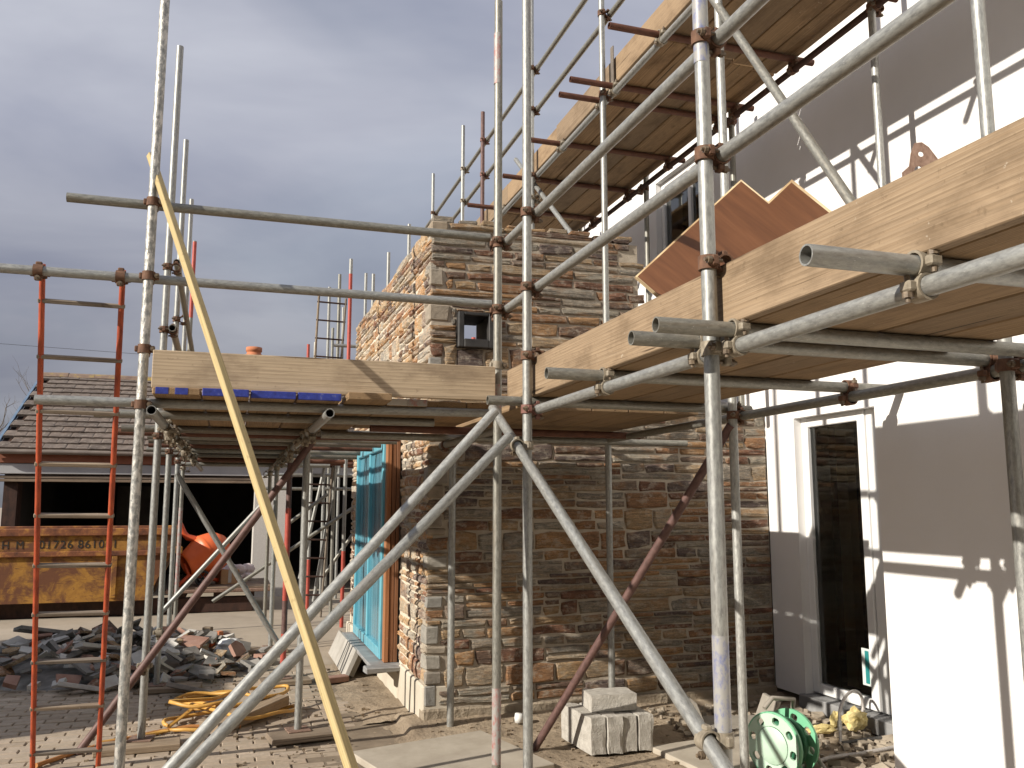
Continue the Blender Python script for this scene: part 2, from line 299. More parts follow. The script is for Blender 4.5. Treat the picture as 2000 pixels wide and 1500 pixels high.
# ------------------------------------------------------------------ mesh helpers
WM = {}
def link(o, parent=None, M=None):
    COL.objects.link(o); M = M.copy() if M else Matrix.Identity(4)
    if parent is not None:
        o.parent = parent; o.matrix_parent_inverse = WM[parent.name].inverted()
    o.matrix_basis = M; WM[o.name] = M; return o
def tag(o, label=None, cat=None, group=None, kind=None):
    if label: o['label'] = label
    if cat: o['category'] = cat
    if group: o['group'] = group
    if kind: o['kind'] = kind
    return o
def thing(name, loc, label, cat, group=None):
    o = bpy.data.objects.new(name, None); o.empty_display_size = .1; link(o, None, Matrix.Translation(loc)); return tag(o, label, cat, group)
class MB:
    def __init__(s): s.v = []; s.f = []; s.mi = []; s.sm = []
    def add(s, vs, fs, mi=0, smooth=False):
        o = len(s.v); s.v += [tuple(p) for p in vs]
        for f in fs: s.f.append(tuple(o + i for i in f)); s.mi.append(mi); s.sm.append(smooth)
        return s
    def box(s, lo, hi, mi=0, M=None):
        vs = [Vector((x, y, z)) for x in (lo[0], hi[0]) for y in (lo[1], hi[1]) for z in (lo[2], hi[2])]
        if M: vs = [M @ p for p in vs]
        return s.add(vs, [(0, 1, 3, 2), (4, 6, 7, 5), (0, 4, 5, 1), (2, 3, 7, 6), (0, 2, 6, 4), (1, 5, 7, 3)], mi)
    def cbox(s, lo, hi, c=.004, mi=0, M=None, jit=0):
        """box with chamfered edges"""
        lo = Vector(lo); hi = Vector(hi); c = min(c, .45 * min(hi - lo)); bm = bmesh.new(); bmesh.ops.create_cube(bm, size=1)
        for v in bm.verts:
            v.co = Vector((lo[i] + (v.co[i] + .5) * (hi[i] - lo[i]) for i in range(3)))
            if jit: v.co += Vector((random.uniform(-jit, jit) for _ in range(3)))
        bmesh.ops.bevel(bm, geom=list(bm.edges), offset=c, segments=1, affect='EDGES'); bm.verts.index_update()
        vs = [(M @ v.co) if M else v.co.copy() for v in bm.verts]; fs = [[v.index for v in f.verts] for f in bm.faces]; bm.free()
        return s.add(vs, fs, mi)
    def tube(s, p, q, r, n=14, r2=None, cap=True, mi=0, ri=None):
        p = Vector(p); q = Vector(q); d = (q - p); r2 = r if r2 is None else r2; a = d.normalized(); u = a.orthogonal().normalized(); w = a.cross(u)
        ring = lambda c, rr: [c + (u * math.cos(2 * math.pi * i / n) + w * math.sin(2 * math.pi * i / n)) * rr for i in range(n)]
        s.add(ring(p, r) + ring(q, r2), [(i, (i + 1) % n, n + (i + 1) % n, n + i) for i in range(n)], mi, True)
        if ri:
            s.add(ring(p, ri) + ring(q, ri), [(i, n + i, n + (i + 1) % n, (i + 1) % n) for i in range(n)], mi, True)
            for c, rv in ((p, 1), (q, 0)):
                fs = [(i, (i + 1) % n, n + (i + 1) % n, n + i) for i in range(n)]
                s.add(ring(c, r) + ring(c, ri), [tuple(reversed(f)) for f in fs] if rv else fs, mi)
        elif cap:
            s.add(ring(p, r), [tuple(reversed(range(n)))], mi); s.add(ring(q, r2), [tuple(range(n))], mi)
        return s
    def path(s, pts, r, n=8, mi=0, closed=False):
        pts = [Vector(p) for p in pts]; m = len(pts); prev = None; rings = []
        for i, p in enumerate(pts):
            a = (pts[(i + 1) % m] if (closed or i < m - 1) else p) - (pts[i - 1] if (closed or i > 0) else p); a.normalize()
            if prev is None: u = a.orthogonal().normalized()
            else: u = (prev - a * prev.dot(a)).normalized()
            prev = u; w = a.cross(u); rr = r[i] if isinstance(r, (list, tuple)) else r
            rings.append([p + (u * math.cos(2 * math.pi * k / n) + w * math.sin(2 * math.pi * k / n)) * rr for k in range(n)])
        vs = [x for g in rings for x in g]; fs = []
        for i in range(m if closed else m - 1):
            j = (i + 1) % m
            for k in range(n): fs.append((i * n + k, i * n + (k + 1) % n, j * n + (k + 1) % n, j * n + k))
        s.add(vs, fs, mi, True)
        if not closed: s.add(rings[0], [tuple(reversed(range(n)))], mi); s.add(rings[-1], [tuple(range(n))], mi)
        return s
    def lathe(s, prof, M=None, n=28, mi=0, smooth=True):
        vs = []; fs = []
        for (r, z) in prof:
            for k in range(n):
                p = Vector((r * math.cos(2 * math.pi * k / n), r * math.sin(2 * math.pi * k / n), z)); vs.append(M @ p if M else p)
        for i in range(len(prof) - 1):
            for k in range(n): fs.append((i * n + k, i * n + (k + 1) % n, (i + 1) * n + (k + 1) % n, (i + 1) * n + k))
        return s.add(vs, fs, mi, smooth)
    def prism(s, poly, axis_o, u, w, t, mi=0, mside=None):
        """closed polygon in the plane (u, w) at axis_o, extruded by the vector t"""
        axis_o = Vector(axis_o); u = Vector(u); w = Vector(w); t = Vector(t); n = len(poly)
        a = [axis_o + u * p[0] + w * p[1] for p in poly]; b = [p + t for p in a]
        s.add(a, [tuple(range(n))], mi); s.add(b, [tuple(reversed(range(n)))], mi)
        s.add(a + b, [(i, n + i, n + (i + 1) % n, (i + 1) % n) for i in range(n)], mi if mside is None else mside); return s
    def mesh(s, name, mats):
        me = bpy.data.meshes.new(name); me.from_pydata(s.v, [], s.f); mats = mats if isinstance(mats, (list, tuple)) else [mats]
        for m in mats: me.materials.append(MATS[m])
        me.polygons.foreach_set('material_index', s.mi); me.polygons.foreach_set('use_smooth', s.sm)
        bm = bmesh.new(); bm.from_mesh(me); bmesh.ops.recalc_face_normals(bm, faces=bm.faces) if len(s.f) < 4000 else None; bm.to_mesh(me); bm.free(); me.update(); return me
    def obj(s, name, mats, parent=None, M=None):
        """coordinates are world coordinates unless M is given"""
        return link(bpy.data.objects.new(name, s.mesh(name, mats)), parent, M)
def frame(p, q, roll=None):
    p = Vector(p); q = Vector(q); z = (q - p).normalized(); x = (Vector(roll) if roll else z.orthogonal()); x = (x - z * x.dot(z)).normalized(); y = z.cross(x)
    M = Matrix((x, y, z)).transposed().to_4x4(); M.translation = p; return M
TR = 0.02415
def pole(name, parent, p, q, mat='zinc', r=TR, n=18):
    """scaffold tube with an open bore; its own axis is local z"""
    M = frame(p, q); ln = (Vector(q) - Vector(p)).length
    return MB().tube((0, 0, 0), (0, 0, ln), r, n, ri=r * .83).obj(name, mat, parent, M)
def sleeve(name, parent, p, q, mat, r=TR + .0007):
    M = frame(p, q); ln = (Vector(q) - Vector(p)).length
    return MB().tube((0, 0, 0), (0, 0, ln), r, 18, cap=False).obj(name, mat, parent, M)
# right angle coupler: band A round local z at the origin, band B round local y, centred at x = OFF
OFF = .0535
def coupler_mesh(mat):
    b = MB(); r = TR + .0015
    b.tube((0, 0, -.022), (0, 0, .022), r + .006, 16, ri=r); b.tube((OFF, -.022, 0), (OFF, .022, 0), r + .006, 16, ri=r)
    b.cbox((.022, -.020, -.020), (OFF - .022, .020, .020), .003)
    b.cbox((-.012, -.050, -.017), (.012, -.028, .017), .004); b.cbox((-.010, .028, -.015), (.012, .045, .015), .004)
    b.cbox((OFF - .012, -.017, -.050), (OFF + .012, .017, -.028), .004); b.cbox((OFF - .010, -.015, .028), (OFF + .012, .015, .044), .004)
    return b.mesh('coupler', mat)
def bolt_mesh(k):
    pr = [(.0001, -.036), (.0062, -.036), (.0062, -.026), (.0125, -.026), (.0125, -.013), (.0062, -.013), (.0062, .026), (.0001, .026)]
    M = (Matrix.Translation((0, -.040, 0)) @ Matrix.Rotation(R(90), 4, 'Y')) if k == 0 else (Matrix.Translation((OFF, 0, -.040)) @ Matrix.Rotation(R(-90), 4, 'Y'))
    return MB().lathe(pr, M, 8, smooth=False).mesh('bolt', 'bolt_steel')
CM = {k: coupler_mesh(k) for k in ('rust_coupler', 'dull_coupler', 'red_coupler')}; BMESH = (bolt_mesh(0), bolt_mesh(1))
def coupler(parent, p, a1, a2, side, mat=None):
    """p on the axis of tube 1 (direction a1); tube 2 (direction a2) lies on the given side"""
    z = Vector(a1).normalized(); x = Vector(side); x = (x - z * x.dot(z)).normalized(); y = z.cross(x)
    if y.dot(Vector(a2)) < 0: pass
    M = Matrix((x, y, z)).transposed().to_4x4(); M.translation = Vector(p)
    o = link(bpy.data.objects.new('coupler', CM[mat or random.choice(('rust_coupler', 'rust_coupler', 'dull_coupler', 'red_coupler'))]), parent, M)
    [link(bpy.data.objects.new('bolt', q), o, M) for q in BMESH]; return o
def board(name, parent, lo, hi, mat='board', c=.003, tilt=0, warp=0):
    """plank; object origin at its centre so that the grain differs from plank to plank"""
    lo = Vector(lo); hi = Vector(hi); ce = (lo + hi) / 2; b = MB(); b.cbox(lo - ce, hi - ce, c)
    M = Matrix.Translation(ce) @ Matrix.Rotation(tilt, 4, 'Y')
    return b.obj(name, mat, parent, M)
X3 = Vector((1, 0, 0)); Y3 = Vector((0, 1, 0)); Z3 = Vector((0, 0, 1))

# ================================================================== THE SETTING
def struct(o): o['kind'] = 'structure'; return o
# ground sheet to the horizon
struct(MB().add([(-600, -600, -.03), (600, -600, -.03), (600, 900, -.03), (-600, 900, -.03)], [(0, 1, 2, 3)]).obj('ground', 'dust_ground'))
def sheet(name, x0, x1, y0, y1, st, fz, mat):
    nx = int((x1 - x0) / st) + 1; ny = int((y1 - y0) / st) + 1; vs = []; fs = []
    for j in range(ny + 1):
        for i in range(nx + 1):
            x = x0 + (x1 - x0) * i / nx; y = y0 + (y1 - y0) * j / ny; vs.append((x, y, fz(x, y)))
    for j in range(ny):
        for i in range(nx): a = j * (nx + 1) + i; fs.append((a, a + 1, a + nx + 2, a + nx + 1))
    return struct(MB().add(vs, fs, 0, True).obj(name, mat))
nz = lambda x, y, s, k=0: noise.noise(Vector((x * s, y * s, k)))
# dusty yard beyond the paving
sheet('yard', -12, 8, 8.3, 24, .16, lambda x, y: -.006 + .012 * nz(x, y, 1.3, 2) + .006 * nz(x, y, 5, 3) - (.02 if y < 8.7 else 0), 'dust_ground')
# trodden earth beside the stone wall, rising towards it
def earth_z(x, y):
    ed = min(1, max(0, (x - .75) / .5)); wall = max(0, 1 - abs(6.2 - y) / .9) * (1 if x > 1.2 else 0)
    return -.035 * (1 - ed) + .008 * ed + .055 * wall * wall + .016 * nz(x, y, 2.2, 5) * ed + .009 * nz(x, y, 9, 6) + .005 * nz(x, y, 27, 7)
sheet('earth', .3, 4.6, 2.6, 6.5, .035, earth_z, 'earth')
sheet('earth_strip', .55, 1.5, 6.4, 8.9, .04, lambda x, y: -.03 + .04 * min(1, max(0, (x - .75 - .25 * nz(x, y, .9, 9)) / .35)) + .010 * nz(x, y, 7, 6) + .004 * nz(x, y, 25, 7), 'earth')

# --- block paving
paving = struct(MB().add([(-6, 1.5, -.009), (1.1, 1.5, -.009), (1.1, 8.9, -.009), (-6, 8.9, -.009)], [(0, 1, 2, 3)]).obj('block_paving', 'sand'))
pm = MB(); bm = bmesh.new(); bmesh.ops.create_cube(bm, size=1)
for v in bm.verts: v.co = Vector((v.co.x * .193, v.co.y * .0895, v.co.z * .05 - .025))
bmesh.ops.bevel(bm, geom=[e for e in bm.edges if all(v.co.z > -.001 for v in e.verts)] , offset=.006, segments=1, affect='EDGES'); bm.verts.index_update()
PV = [v.co.copy() for v in bm.verts]; PF = [[v.index for v in f.verts] for f in bm.faces]; bm.free()
pavmesh = MB().add(PV, PF).mesh('paver', 'paver')
def cam_px(p):
    v = Vector(p) - camo.location; yw = R(17.704); pt = R(7.995)
    f = Vector((math.sin(yw) * math.cos(pt), math.cos(yw) * math.cos(pt), math.sin(pt))); r = Vector((math.cos(yw), -math.sin(yw), 0)); u = r.cross(f)
    d = v.dot(f); return (1000 + 1697.4 * v.dot(r) / d, 750 - 1697.4 * v.dot(u) / d, d) if d > .1 else (-999, -999, d)
cand = []
rp = random.Random(3)
for j in range(74):
    for i in range(36):
        x = -6 + i * .2 + (.1 if j % 2 else 0) + .1; y = 1.5 + j * .1 + .05
        if x > .86 + .12 * math.sin(y * 3) or y > 8.85: continue
        sink = max(0, nz(x, y, .8, 4) - .1) * .018 + max(0, (x - .35)) * .02
        M = Matrix.Translation((x, y, .004 - sink + rp.uniform(-.004, .004))) @ Matrix.Rotation(rp.gauss(0, .012), 4, 'Z') @ Matrix.Rotation(rp.gauss(0, .008), 4, 'X') @ Matrix.Rotation(rp.gauss(0, .008), 4, 'Y')
        px = cam_px((x, y, 0)); vis = -30 < px[0] < 2030 and 0 < px[1] < 1530; cand.append((0 if vis else 1, px[2], M))
cand.sort(key=lambda c: (c[0], c[1]))
for c in cand[:300]: link(bpy.data.objects.new('paver', pavmesh), paving, c[2])
rest = MB()
for c in cand[300:]: rest.add([c[2] @ p for p in PV], PF)
tag(rest.obj('paver_field', 'paver', paving), kind='stuff')

# --- stone masonry ------------------------------------------------------------
def stone_piece(mb, O, u, nrm, u0, u1, z0, z1, rnd, depth=.03, proud=.012, mi=0):
    """one rubble stone: uneven outline, rounded arris, rough face; local frame u (along the wall), z, nrm (out)"""
    w = u1 - u0; h = z1 - z0; k = []; j = min(.012, h * .13)
    def pt(a, b): return (u0 + a * w + rnd.uniform(-j, j) * .6, z0 + b * h + rnd.uniform(-j, j) * .8)
    nx = 1 + (1 if w > .16 else 0) + (1 if w > .32 else 0) + (1 if w > .5 else 0)
    for i in range(nx): k.append(pt((i + (.12 * min(1, .05 / w) * 3 if i == 0 else 0)) / nx, 0))
    k.append(pt(1, .06)); k.append(pt(1, .55))
    for i in range(nx): k.append(pt(1 - i / nx, 1))
    k.append(pt(0, .9)); k.append(pt(0, .4))
    n = len(k); cu = sum(p[0] for p in k) / n; cz = sum(p[1] for p in k) / n; e = min(.011, h * .18)
    P = proud + rnd.uniform(-.006, .010)
    P3 = lambda a, b, d: O + u * a + Z3 * b + nrm * d
    back = [P3(a, b, -depth) for a, b in k]; mid = [P3(a, b, P - e * 1.1) for a, b in k]; fr = []
    for a, b in k:
        da = cu - a; db = cz - b; l = math.hypot(da, db) or 1
        ia = a + math.copysign(min(abs(da) * .5, e), da); ib = b + math.copysign(min(abs(db) * .5, e), db)
        fr.append(P3(ia, ib, P + rnd.uniform(-.005, .005)))
    ce = P3(cu + rnd.uniform(-.1, .1) * w, cz, P + rnd.uniform(-.002, .009))
    fs = [(i, (i + 1) % n, n + (i + 1) % n, n + i) for i in range(n)] + [(n + i, n + (i + 1) % n, 2 * n + (i + 1) % n, 2 * n + i) for i in range(n)] + [(2 * n + i, 2 * n + (i + 1) % n, 3 * n) for i in range(n)]
    mb.add(back + mid + fr + [ce], fs, mi)
def lay_wall(W, Z0, Z1, rnd, ends=None, hmin=.07, hmax=.18, lmax=.62):
    """coursed rubble: list of (u0, u1, z0, z1)"""
    out = []; z = Z0; g = .0065
    while z < Z1 - .03:
        h = min(rnd.uniform(hmin, hmax), Z1 - z)
        if Z1 - z - h < .05: h = Z1 - z
        u = 0.0; wmax = ends(z + h / 2) if ends else W
        while u < wmax - .02:
            sw = min(rnd.uniform(.22, .95), wmax - u)
            if wmax - u - sw < .09: sw = wmax - u
            nl = 1 if h < .085 else (rnd.choice((1, 2, 2)) if h < .13 else rnd.choice((1, 2, 2, 3, 3)))
            cuts = sorted([0] + [(i + rnd.uniform(-.25, .25)) / nl for i in range(1, nl)] + [1])
            for q in range(nl):
                a0 = z + h * cuts[q]; a1 = z + h * cuts[q + 1]; uu = u
                while uu < u + sw - .005:
                    ww = rnd.uniform(.14, lmax) * (1.0 if a1 - a0 < .09 else .8); 
                    if u + sw - uu - ww < .10: ww = u + sw - uu
                    out.append((uu + g, uu + ww - g, a0 + g * .8, a1 - g * .8)); uu += ww
            u += sw
        z += h
    return out
def clip(st, holes):
    res = []
    for (a, b, c, d) in st:
        todo = [(a, b, c, d)]
        for (ha, hb, hc, hd) in holes:
            nx = []
            for (a2, b2, c2, d2) in todo:
                if b2 <= ha or a2 >= hb or d2 <= hc or c2 >= hd: nx.append((a2, b2, c2, d2)); continue
                if ha - a2 > .04: nx.append((a2, ha - .006, c2, d2))
                if b2 - hb > .04: nx.append((hb + .006, b2, c2, d2))
                m0 = max(a2, ha); m1 = min(b2, hb)
                if m1 - m0 > .05:
                    if hc - c2 > .025: nx.append((m0, m1, c2, hc - .006))
                    if d2 - hd > .025: nx.append((m0, m1, hd + .006, d2))
            todo = nx
        res += [t for t in todo if t[1] - t[0] > .03 and t[3] - t[2] > .018]
    return res
CX, FY = 1.337, 6.18; ZT = 3.66; XW2 = 4.17; YE = 10.35
ext = thing('stone_extension', (2.0, 7.0, 0), 'rubble stone extension with rusty brown coursed stones behind the scaffold', 'building')
HW = (.205, .485, 2.685, 2.955)          # small square opening, in wall coordinates of the front face
# wall cores (mortar)
def core(name, boxes, mat='mortar'):
    b = MB()
    for lo, hi in boxes: b.box(lo, hi)
    return b.obj(name, mat, ext)
y0 = FY + .012; y1 = FY + .30; hx0, hx1 = CX + HW[0], CX + HW[1]
front = core('front_wall', [((CX + .012, y0, 0), (XW2, y1, 2.30)), ((CX + .012, y0, 2.30), (hx0, y1, ZT - .02)), ((hx0, y0, 2.30), (hx1, y1, HW[2])), ((hx0, y0, HW[3]), (hx1, y1, ZT - .02)), ((hx1, y0, 2.30), (3.04, y1, ZT - .05))])
x0 = CX + .012; x1 = CX + .30; oy0, oy1, oz0, oz1 = 7.24, 9.15, .24, 2.09
side = core('side_wall', [((x0, y1, 0), (x1, oy0, ZT - .02)), ((x0, oy0, 0), (x1, oy1, oz0)), ((x0, oy0, oz1), (x1, oy1, ZT - .02)), ((x0, oy1, 0), (x1, YE, ZT - .02))], 'mortar_sun_side')
core('back_wall', [((CX + .3, YE - .3, 0), (4.4, YE, 2.35))], 'mortar')
core('flat_roof', [((x1, y1, 2.30), (XW2, YE, 2.40))], 'roofing')
rs = random.Random(11)
ends = lambda z: (XW2 - CX) if z < 2.3 else (3.10 - CX - (.10 * (int(z * 9) % 2)) - (.13 if z > 3.5 else 0))
fs_ = lay_wall(XW2 - CX, .13, ZT - .01, rs, ends)
# grey dressed quoins up the corner
quo = []; z = .13
while z < ZT - .05:
    h = min(rs.uniform(.06, .15), ZT - .01 - z)
    if rs.random() < .52: quo.append((.0, rs.uniform(.08, .15), z + .006, z + h - .006))
    z += h
fs_ = clip(fs_, [HW] + [(q[0] - .01, q[1] + .012, q[2] - .005, q[3] + .005) for q in quo])
ss_ = lay_wall(YE - FY, .28, ZT - .01, rs, None, .075, .17, .5)
ss_ = clip(ss_, [(oy0 - FY, oy1 - FY, oz0, oz1)] + [(-.01, .17, q[2] - .005, q[3] + .005) for q in quo[::2]])
OF = Vector((CX, FY + .012, 0)); OS = Vector((CX + .012, FY, 0))
items = []
for s in fs_:
    c = cam_px((CX + (s[0] + s[1]) / 2, FY, (s[2] + s[3]) / 2)); items.append(((s[1] - s[0]) * (s[3] - s[2]) / c[2] ** 2, 'f', s))
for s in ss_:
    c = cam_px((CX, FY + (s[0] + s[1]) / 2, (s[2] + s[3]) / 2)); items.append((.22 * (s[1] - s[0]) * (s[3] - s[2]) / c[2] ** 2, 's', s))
items.sort(key=lambda t: -t[0])
rest = {'f': MB(), 's': MB()}
for k, (a, w, s) in enumerate(items):
    O, u, nn, par = (OF, X3, -Y3, front) if w == 'f' else (OS, Y3, -X3, side)
    if k < 296:
        b = MB(); stone_piece(b, O, u, nn, *s, rs); ce = O + u * ((s[0] + s[1]) / 2) + Z3 * ((s[2] + s[3]) / 2)
        b.v = [tuple(Vector(p) - ce) for p in b.v]; b.obj('stone', 'stone' if w == 'f' else 'stone_sun_side', par, Matrix.Translation(ce))
    else: stone_piece(rest[w], O, u, nn, *s, rs)
tag(rest['f'].obj('small_stones', 'stone', front), kind='stuff'); tag(rest['s'].obj('small_stones', 'stone_sun_side', side), kind='stuff')
for i, q in enumerate(quo):
    b = MB(); dpt = .16 if i % 2 == 0 else .05; c = Vector((CX + q[1] / 2, FY + dpt / 2, (q[2] + q[3]) / 2)); hw = q[1] / 2; hh = (q[3] - q[2]) / 2
    b.cbox((-hw - .002, -dpt / 2 - .002, -hh), (hw, dpt / 2, hh), .009, jit=.006); b.obj('quoin', 'quoin', ext, Matrix.Translation(c))
# loose top course
for i in range(9):
    a = CX + .02 + i * .185; b = MB(); L_ = rs.uniform(.12, .17); hh = rs.uniform(.02, .05)
    b.cbox((-L_ / 2, -.11, -hh / 2), (L_ / 2, .11, hh / 2), .008, jit=.008); b.obj('cap_stone', 'stone', ext, Matrix.Translation((a + .09, FY + .13, ZT + hh / 2 - .012)) @ Matrix.Rotation(rs.gauss(0, .06), 4, 'Z'))
# concrete footing strip
pl = MB(); pl.cbox((CX - .02, FY + .004, -.2), (CX + .2, 7.1, .275), .012); pl.cbox((CX - .03, 7.1, -.2), (CX + .3, YE, .215), .01); pl.obj('plinth', 'plinth', ext)
MB().cbox((CX - .021, FY - .024, -.2), (XW2, FY + .1, .118), .01).obj('plinth', 'mud_plinth', ext)
# black lined square opening
op = MB(); t = .045
for lo, hi in (((hx0, FY - .05, HW[2]), (hx0 + t, FY + .32, HW[3])), ((hx1 - t, FY - .05, HW[2]), (hx1, FY + .32, HW[3])), ((hx0 + t, FY - .052, HW[2]), (hx1 - t, FY + .32, HW[2] + t + .02)), ((hx0 + t, FY - .048, HW[3] - t * .6), (hx1 - t, FY + .32, HW[3]))): op.cbox(lo, hi, .006)
tag(op.obj('opening_frame', 'black_board', ext), 'black lined frame of the small square opening')
# blue film covered window in the side wall
win = MB()
wy0, wy1, wz0, wz1, wx = 7.36, 9.02, .27, 2.075, 1.235
for lo, hi in (((wx - .03, wy0, wz0), (wx + .04, wy0 + .075, wz1)), ((wx - .03, wy1 - .07, wz0), (wx + .04, wy1, wz1)), ((wx - .03, wy0 + .075, wz0), (wx + .04, wy1 - .07, wz0 + .085)), ((wx - .03, wy0 + .075, wz1 - .075), (wx + .04, wy1 - .07, wz1)), ((wx - .022, 8.17, wz0 + .085), (wx + .03, 8.22, wz1 - .075))): win.cbox(lo, hi, .006)
wf = win.obj('window_frame', 'film_frame', ext); tag(wf, 'window frame under bright blue protective film')
for a, b in ((wy0 + .075, 8.17), (8.22, wy1 - .07)): MB().box((wx + .004, a, wz0 + .085), (wx + .018, b, wz1 - .075)).obj('pane', 'film_pane', wf)
wp = Vector((1.285, 7.30, 1.16))
for i, (a, b, yy) in enumerate(((1.225, 1.262, 7.262), (1.266, 1.302, 7.268), (1.306, 1.335, 7.262))): board('cedar_board', ext, (a, yy, .262), (b, 7.355, 2.08), 'cedar')
MB().box((1.225, 7.36, 2.085), (1.34, 9.1, 2.10)).obj('window_head', 'rust_dark', ext)
for i, (a, b) in enumerate(((7.18, 7.62), (7.63, 8.12), (8.13, 8.65), (8.66, 9.15))): MB().cbox((1.11, a, .222), (1.40, b, .258), .006, jit=.004).obj('sill_slab', 'slate_sill', ext)
MB().cbox((1.05, 7.02, .225), (1.36, 7.17, .258), .008, jit=.01).obj('sill_slab', 'slate_sill', ext)

# --- white rendered house -----------------------------------------------------
XW1 = 2.945; YC = 3.455; ZR = 2.98
house = thing('house', (4.3, 4, 0), 'white rendered house with a glazed door behind the right hand scaffold', 'house')
MB().box((XW1, -3.5, .12), (XW2 + .3, YC, ZR)).obj('lower_wall', 'white_render', house)
MB().cbox((XW1 - .03, -3.5, ZR), (XW2, YC + .03, ZR + .03), .006).obj('coping', 'coping', house)
DY0, DY1, DZ0, DZ1 = 4.80, 5.80, .135, 2.20; DS = 5.085; DX = 4.235
wl = MB(); T = .32
wl.box((XW2, YC, 0.10), (XW2 + T, DY0, ZR + .001)); wl.box((XW2, DY1, .10), (XW2 + T, FY, 2.31)); wl.box((XW2, DY0, DZ1), (XW2 + T, DY1, ZR + .001)); wl.box((XW2, DY1, 2.31), (XW2 + T, FY, ZR + .001))
wl.obj('recess_wall', 'white_render', house)
# upper wall with a window
UY0, UY1, UZ0, UZ1 = 6.86, 8.02, 3.55, 4.93
up = MB(); up.box((XW2 + .001, -3.5, ZR), (XW2 + T, UY0, 6.3)); up.box((XW2 + .001, UY1, 2.0), (XW2 + T, 13.5, 6.3)); up.box((XW2 + .001, UY0, 2.0), (XW2 + T, UY1, UZ0)); up.box((XW2 + .001, UY0, UZ1), (XW2 + T, UY1, 6.3)); up.box((XW2 + .001, FY + .001, 2.0), (XW2 + T, UY0, ZR))
up.obj('upper_wall', 'white_render', house)
# dark rooms behind the glass
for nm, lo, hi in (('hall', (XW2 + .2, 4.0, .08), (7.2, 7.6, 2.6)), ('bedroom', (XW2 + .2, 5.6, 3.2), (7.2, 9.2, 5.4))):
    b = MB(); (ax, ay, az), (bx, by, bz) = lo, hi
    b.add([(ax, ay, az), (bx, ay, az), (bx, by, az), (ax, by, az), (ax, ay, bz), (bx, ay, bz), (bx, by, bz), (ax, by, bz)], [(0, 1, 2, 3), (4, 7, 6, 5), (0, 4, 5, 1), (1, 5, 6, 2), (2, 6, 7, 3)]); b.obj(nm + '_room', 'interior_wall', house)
MB().box((4.75, 5.92, .1), (4.83, 6.05, 2.5)).obj('door_stud', 'stud', house)
def glazed(name, x, ya, yb, za, zb, fw, mat, mull=(), thick=.07):
    b = MB()
    for lo, hi in (((x, ya, za), (x + thick, ya + fw, zb)), ((x, yb - fw, za), (x + thick, yb, zb)), ((x + .001, ya + fw, za), (x + thick, yb - fw, za + fw)), ((x + .001, ya + fw, zb - fw), (x + thick, yb - fw, zb))): b.cbox(lo, hi, .006)
    for m in mull: b.cbox((x - .001, m - fw * .45, za + fw), (x + thick, m + fw * .45, zb - fw), .005)
    o = b.obj(name, mat, house); cuts = [ya + fw] + [c for m in mull for c in (m - fw * .45, m + fw * .45)] + [yb - fw]
    for i in range(0, len(cuts), 2): MB().box((x + .030, cuts[i], za + fw), (x + .036, cuts[i + 1], zb - fw)).obj('pane', 'glass', o)
    return o
door = tag(glazed('glazed_door', DX, DS, DY1, DZ0, DZ1, .075, 'white_frame'), 'white framed glazed door in the recess')
MB().cbox((DX + .012, DY0 - .02, DZ0), (DX + .08, DS - .006, DZ1), .006).obj('jamb', 'white_frame', door)
MB().box((DX + .022, DS + .078, DZ0 + .15), (DX + .0245, DS + .178, DZ0 + .40)).obj('glass_label', 'label_white', door)
MB().box((DX + .019, DS + .104, DZ0 + .165), (DX + .0215, DS + .142, DZ0 + .385)).obj('label_strip', 'teal', door)
MB().cbox((XW2 - .05, DY0 - .1, .02), (DX + .1, DY1 + .02, DZ0 - .012), .006).obj('door_sill', 'slate_sill', house)
tag(glazed('window', XW2 + .06, UY0 + .01, UY1 - .01, UZ0, UZ1, .06, 'white_frame', (7.42,)), 'upstairs window above the stone wall')
MB().box((XW2 + .055, UY0 + .002, UZ0), (XW2 + .13, UY0 + .010, UZ1)).obj('window_reveal', 'grey_frame', house)
for k, (yy, zz_, w_) in enumerate(((7.15, 4.1, .05), (7.25, 4.12, .04), (7.6, 4.1, .07), (7.8, 4.0, .05))): MB().box((4.9, yy, 3.4), (4.95, yy + w_, 4.6)).obj('inside_post', 'stud', house)

# --- garage with tiled roof at the back of the yard ------------------------------
GY = 15.7; GX0 = -3.6; GX1 = 6.5; EZ = 2.43; RZ = 4.03; RY = 18.7
gar = thing('garage', (-1, GY, 0), 'low garage with brown tiled roof and dark open bays behind the skip', 'garage')
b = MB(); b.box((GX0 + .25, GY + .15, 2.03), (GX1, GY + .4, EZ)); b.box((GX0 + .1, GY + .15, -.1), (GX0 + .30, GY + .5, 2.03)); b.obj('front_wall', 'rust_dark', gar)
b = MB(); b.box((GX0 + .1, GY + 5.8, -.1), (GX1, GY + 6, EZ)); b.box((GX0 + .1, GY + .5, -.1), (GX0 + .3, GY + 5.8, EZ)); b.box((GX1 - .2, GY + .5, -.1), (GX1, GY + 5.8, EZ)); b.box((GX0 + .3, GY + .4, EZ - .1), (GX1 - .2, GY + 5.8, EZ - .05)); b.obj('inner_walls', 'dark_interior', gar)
MB().cbox((.36, GY - .02, -.1), (.95, GY + .5, 2.03), .01).obj('pillar', 'pier_render', gar)
MB().cbox((GX0 - .1, GY + .02, 2.03), (GX1, GY + .15, 2.20), .01).obj('fascia', 'fascia_white', gar)
MB().cbox((GX0 - .1, GY - .01, 2.205), (GX1, GY + .15, 2.36), .008).obj('brick_band', 'brick_band', gar)
for k, zc in enumerate((1.93, 1.985)): MB().cbox((GX0, GY + .03 + .02 * k, zc - .022), (.36, GY + .14, zc + .022), .004).obj('door_trim', 'trim_wood', gar)
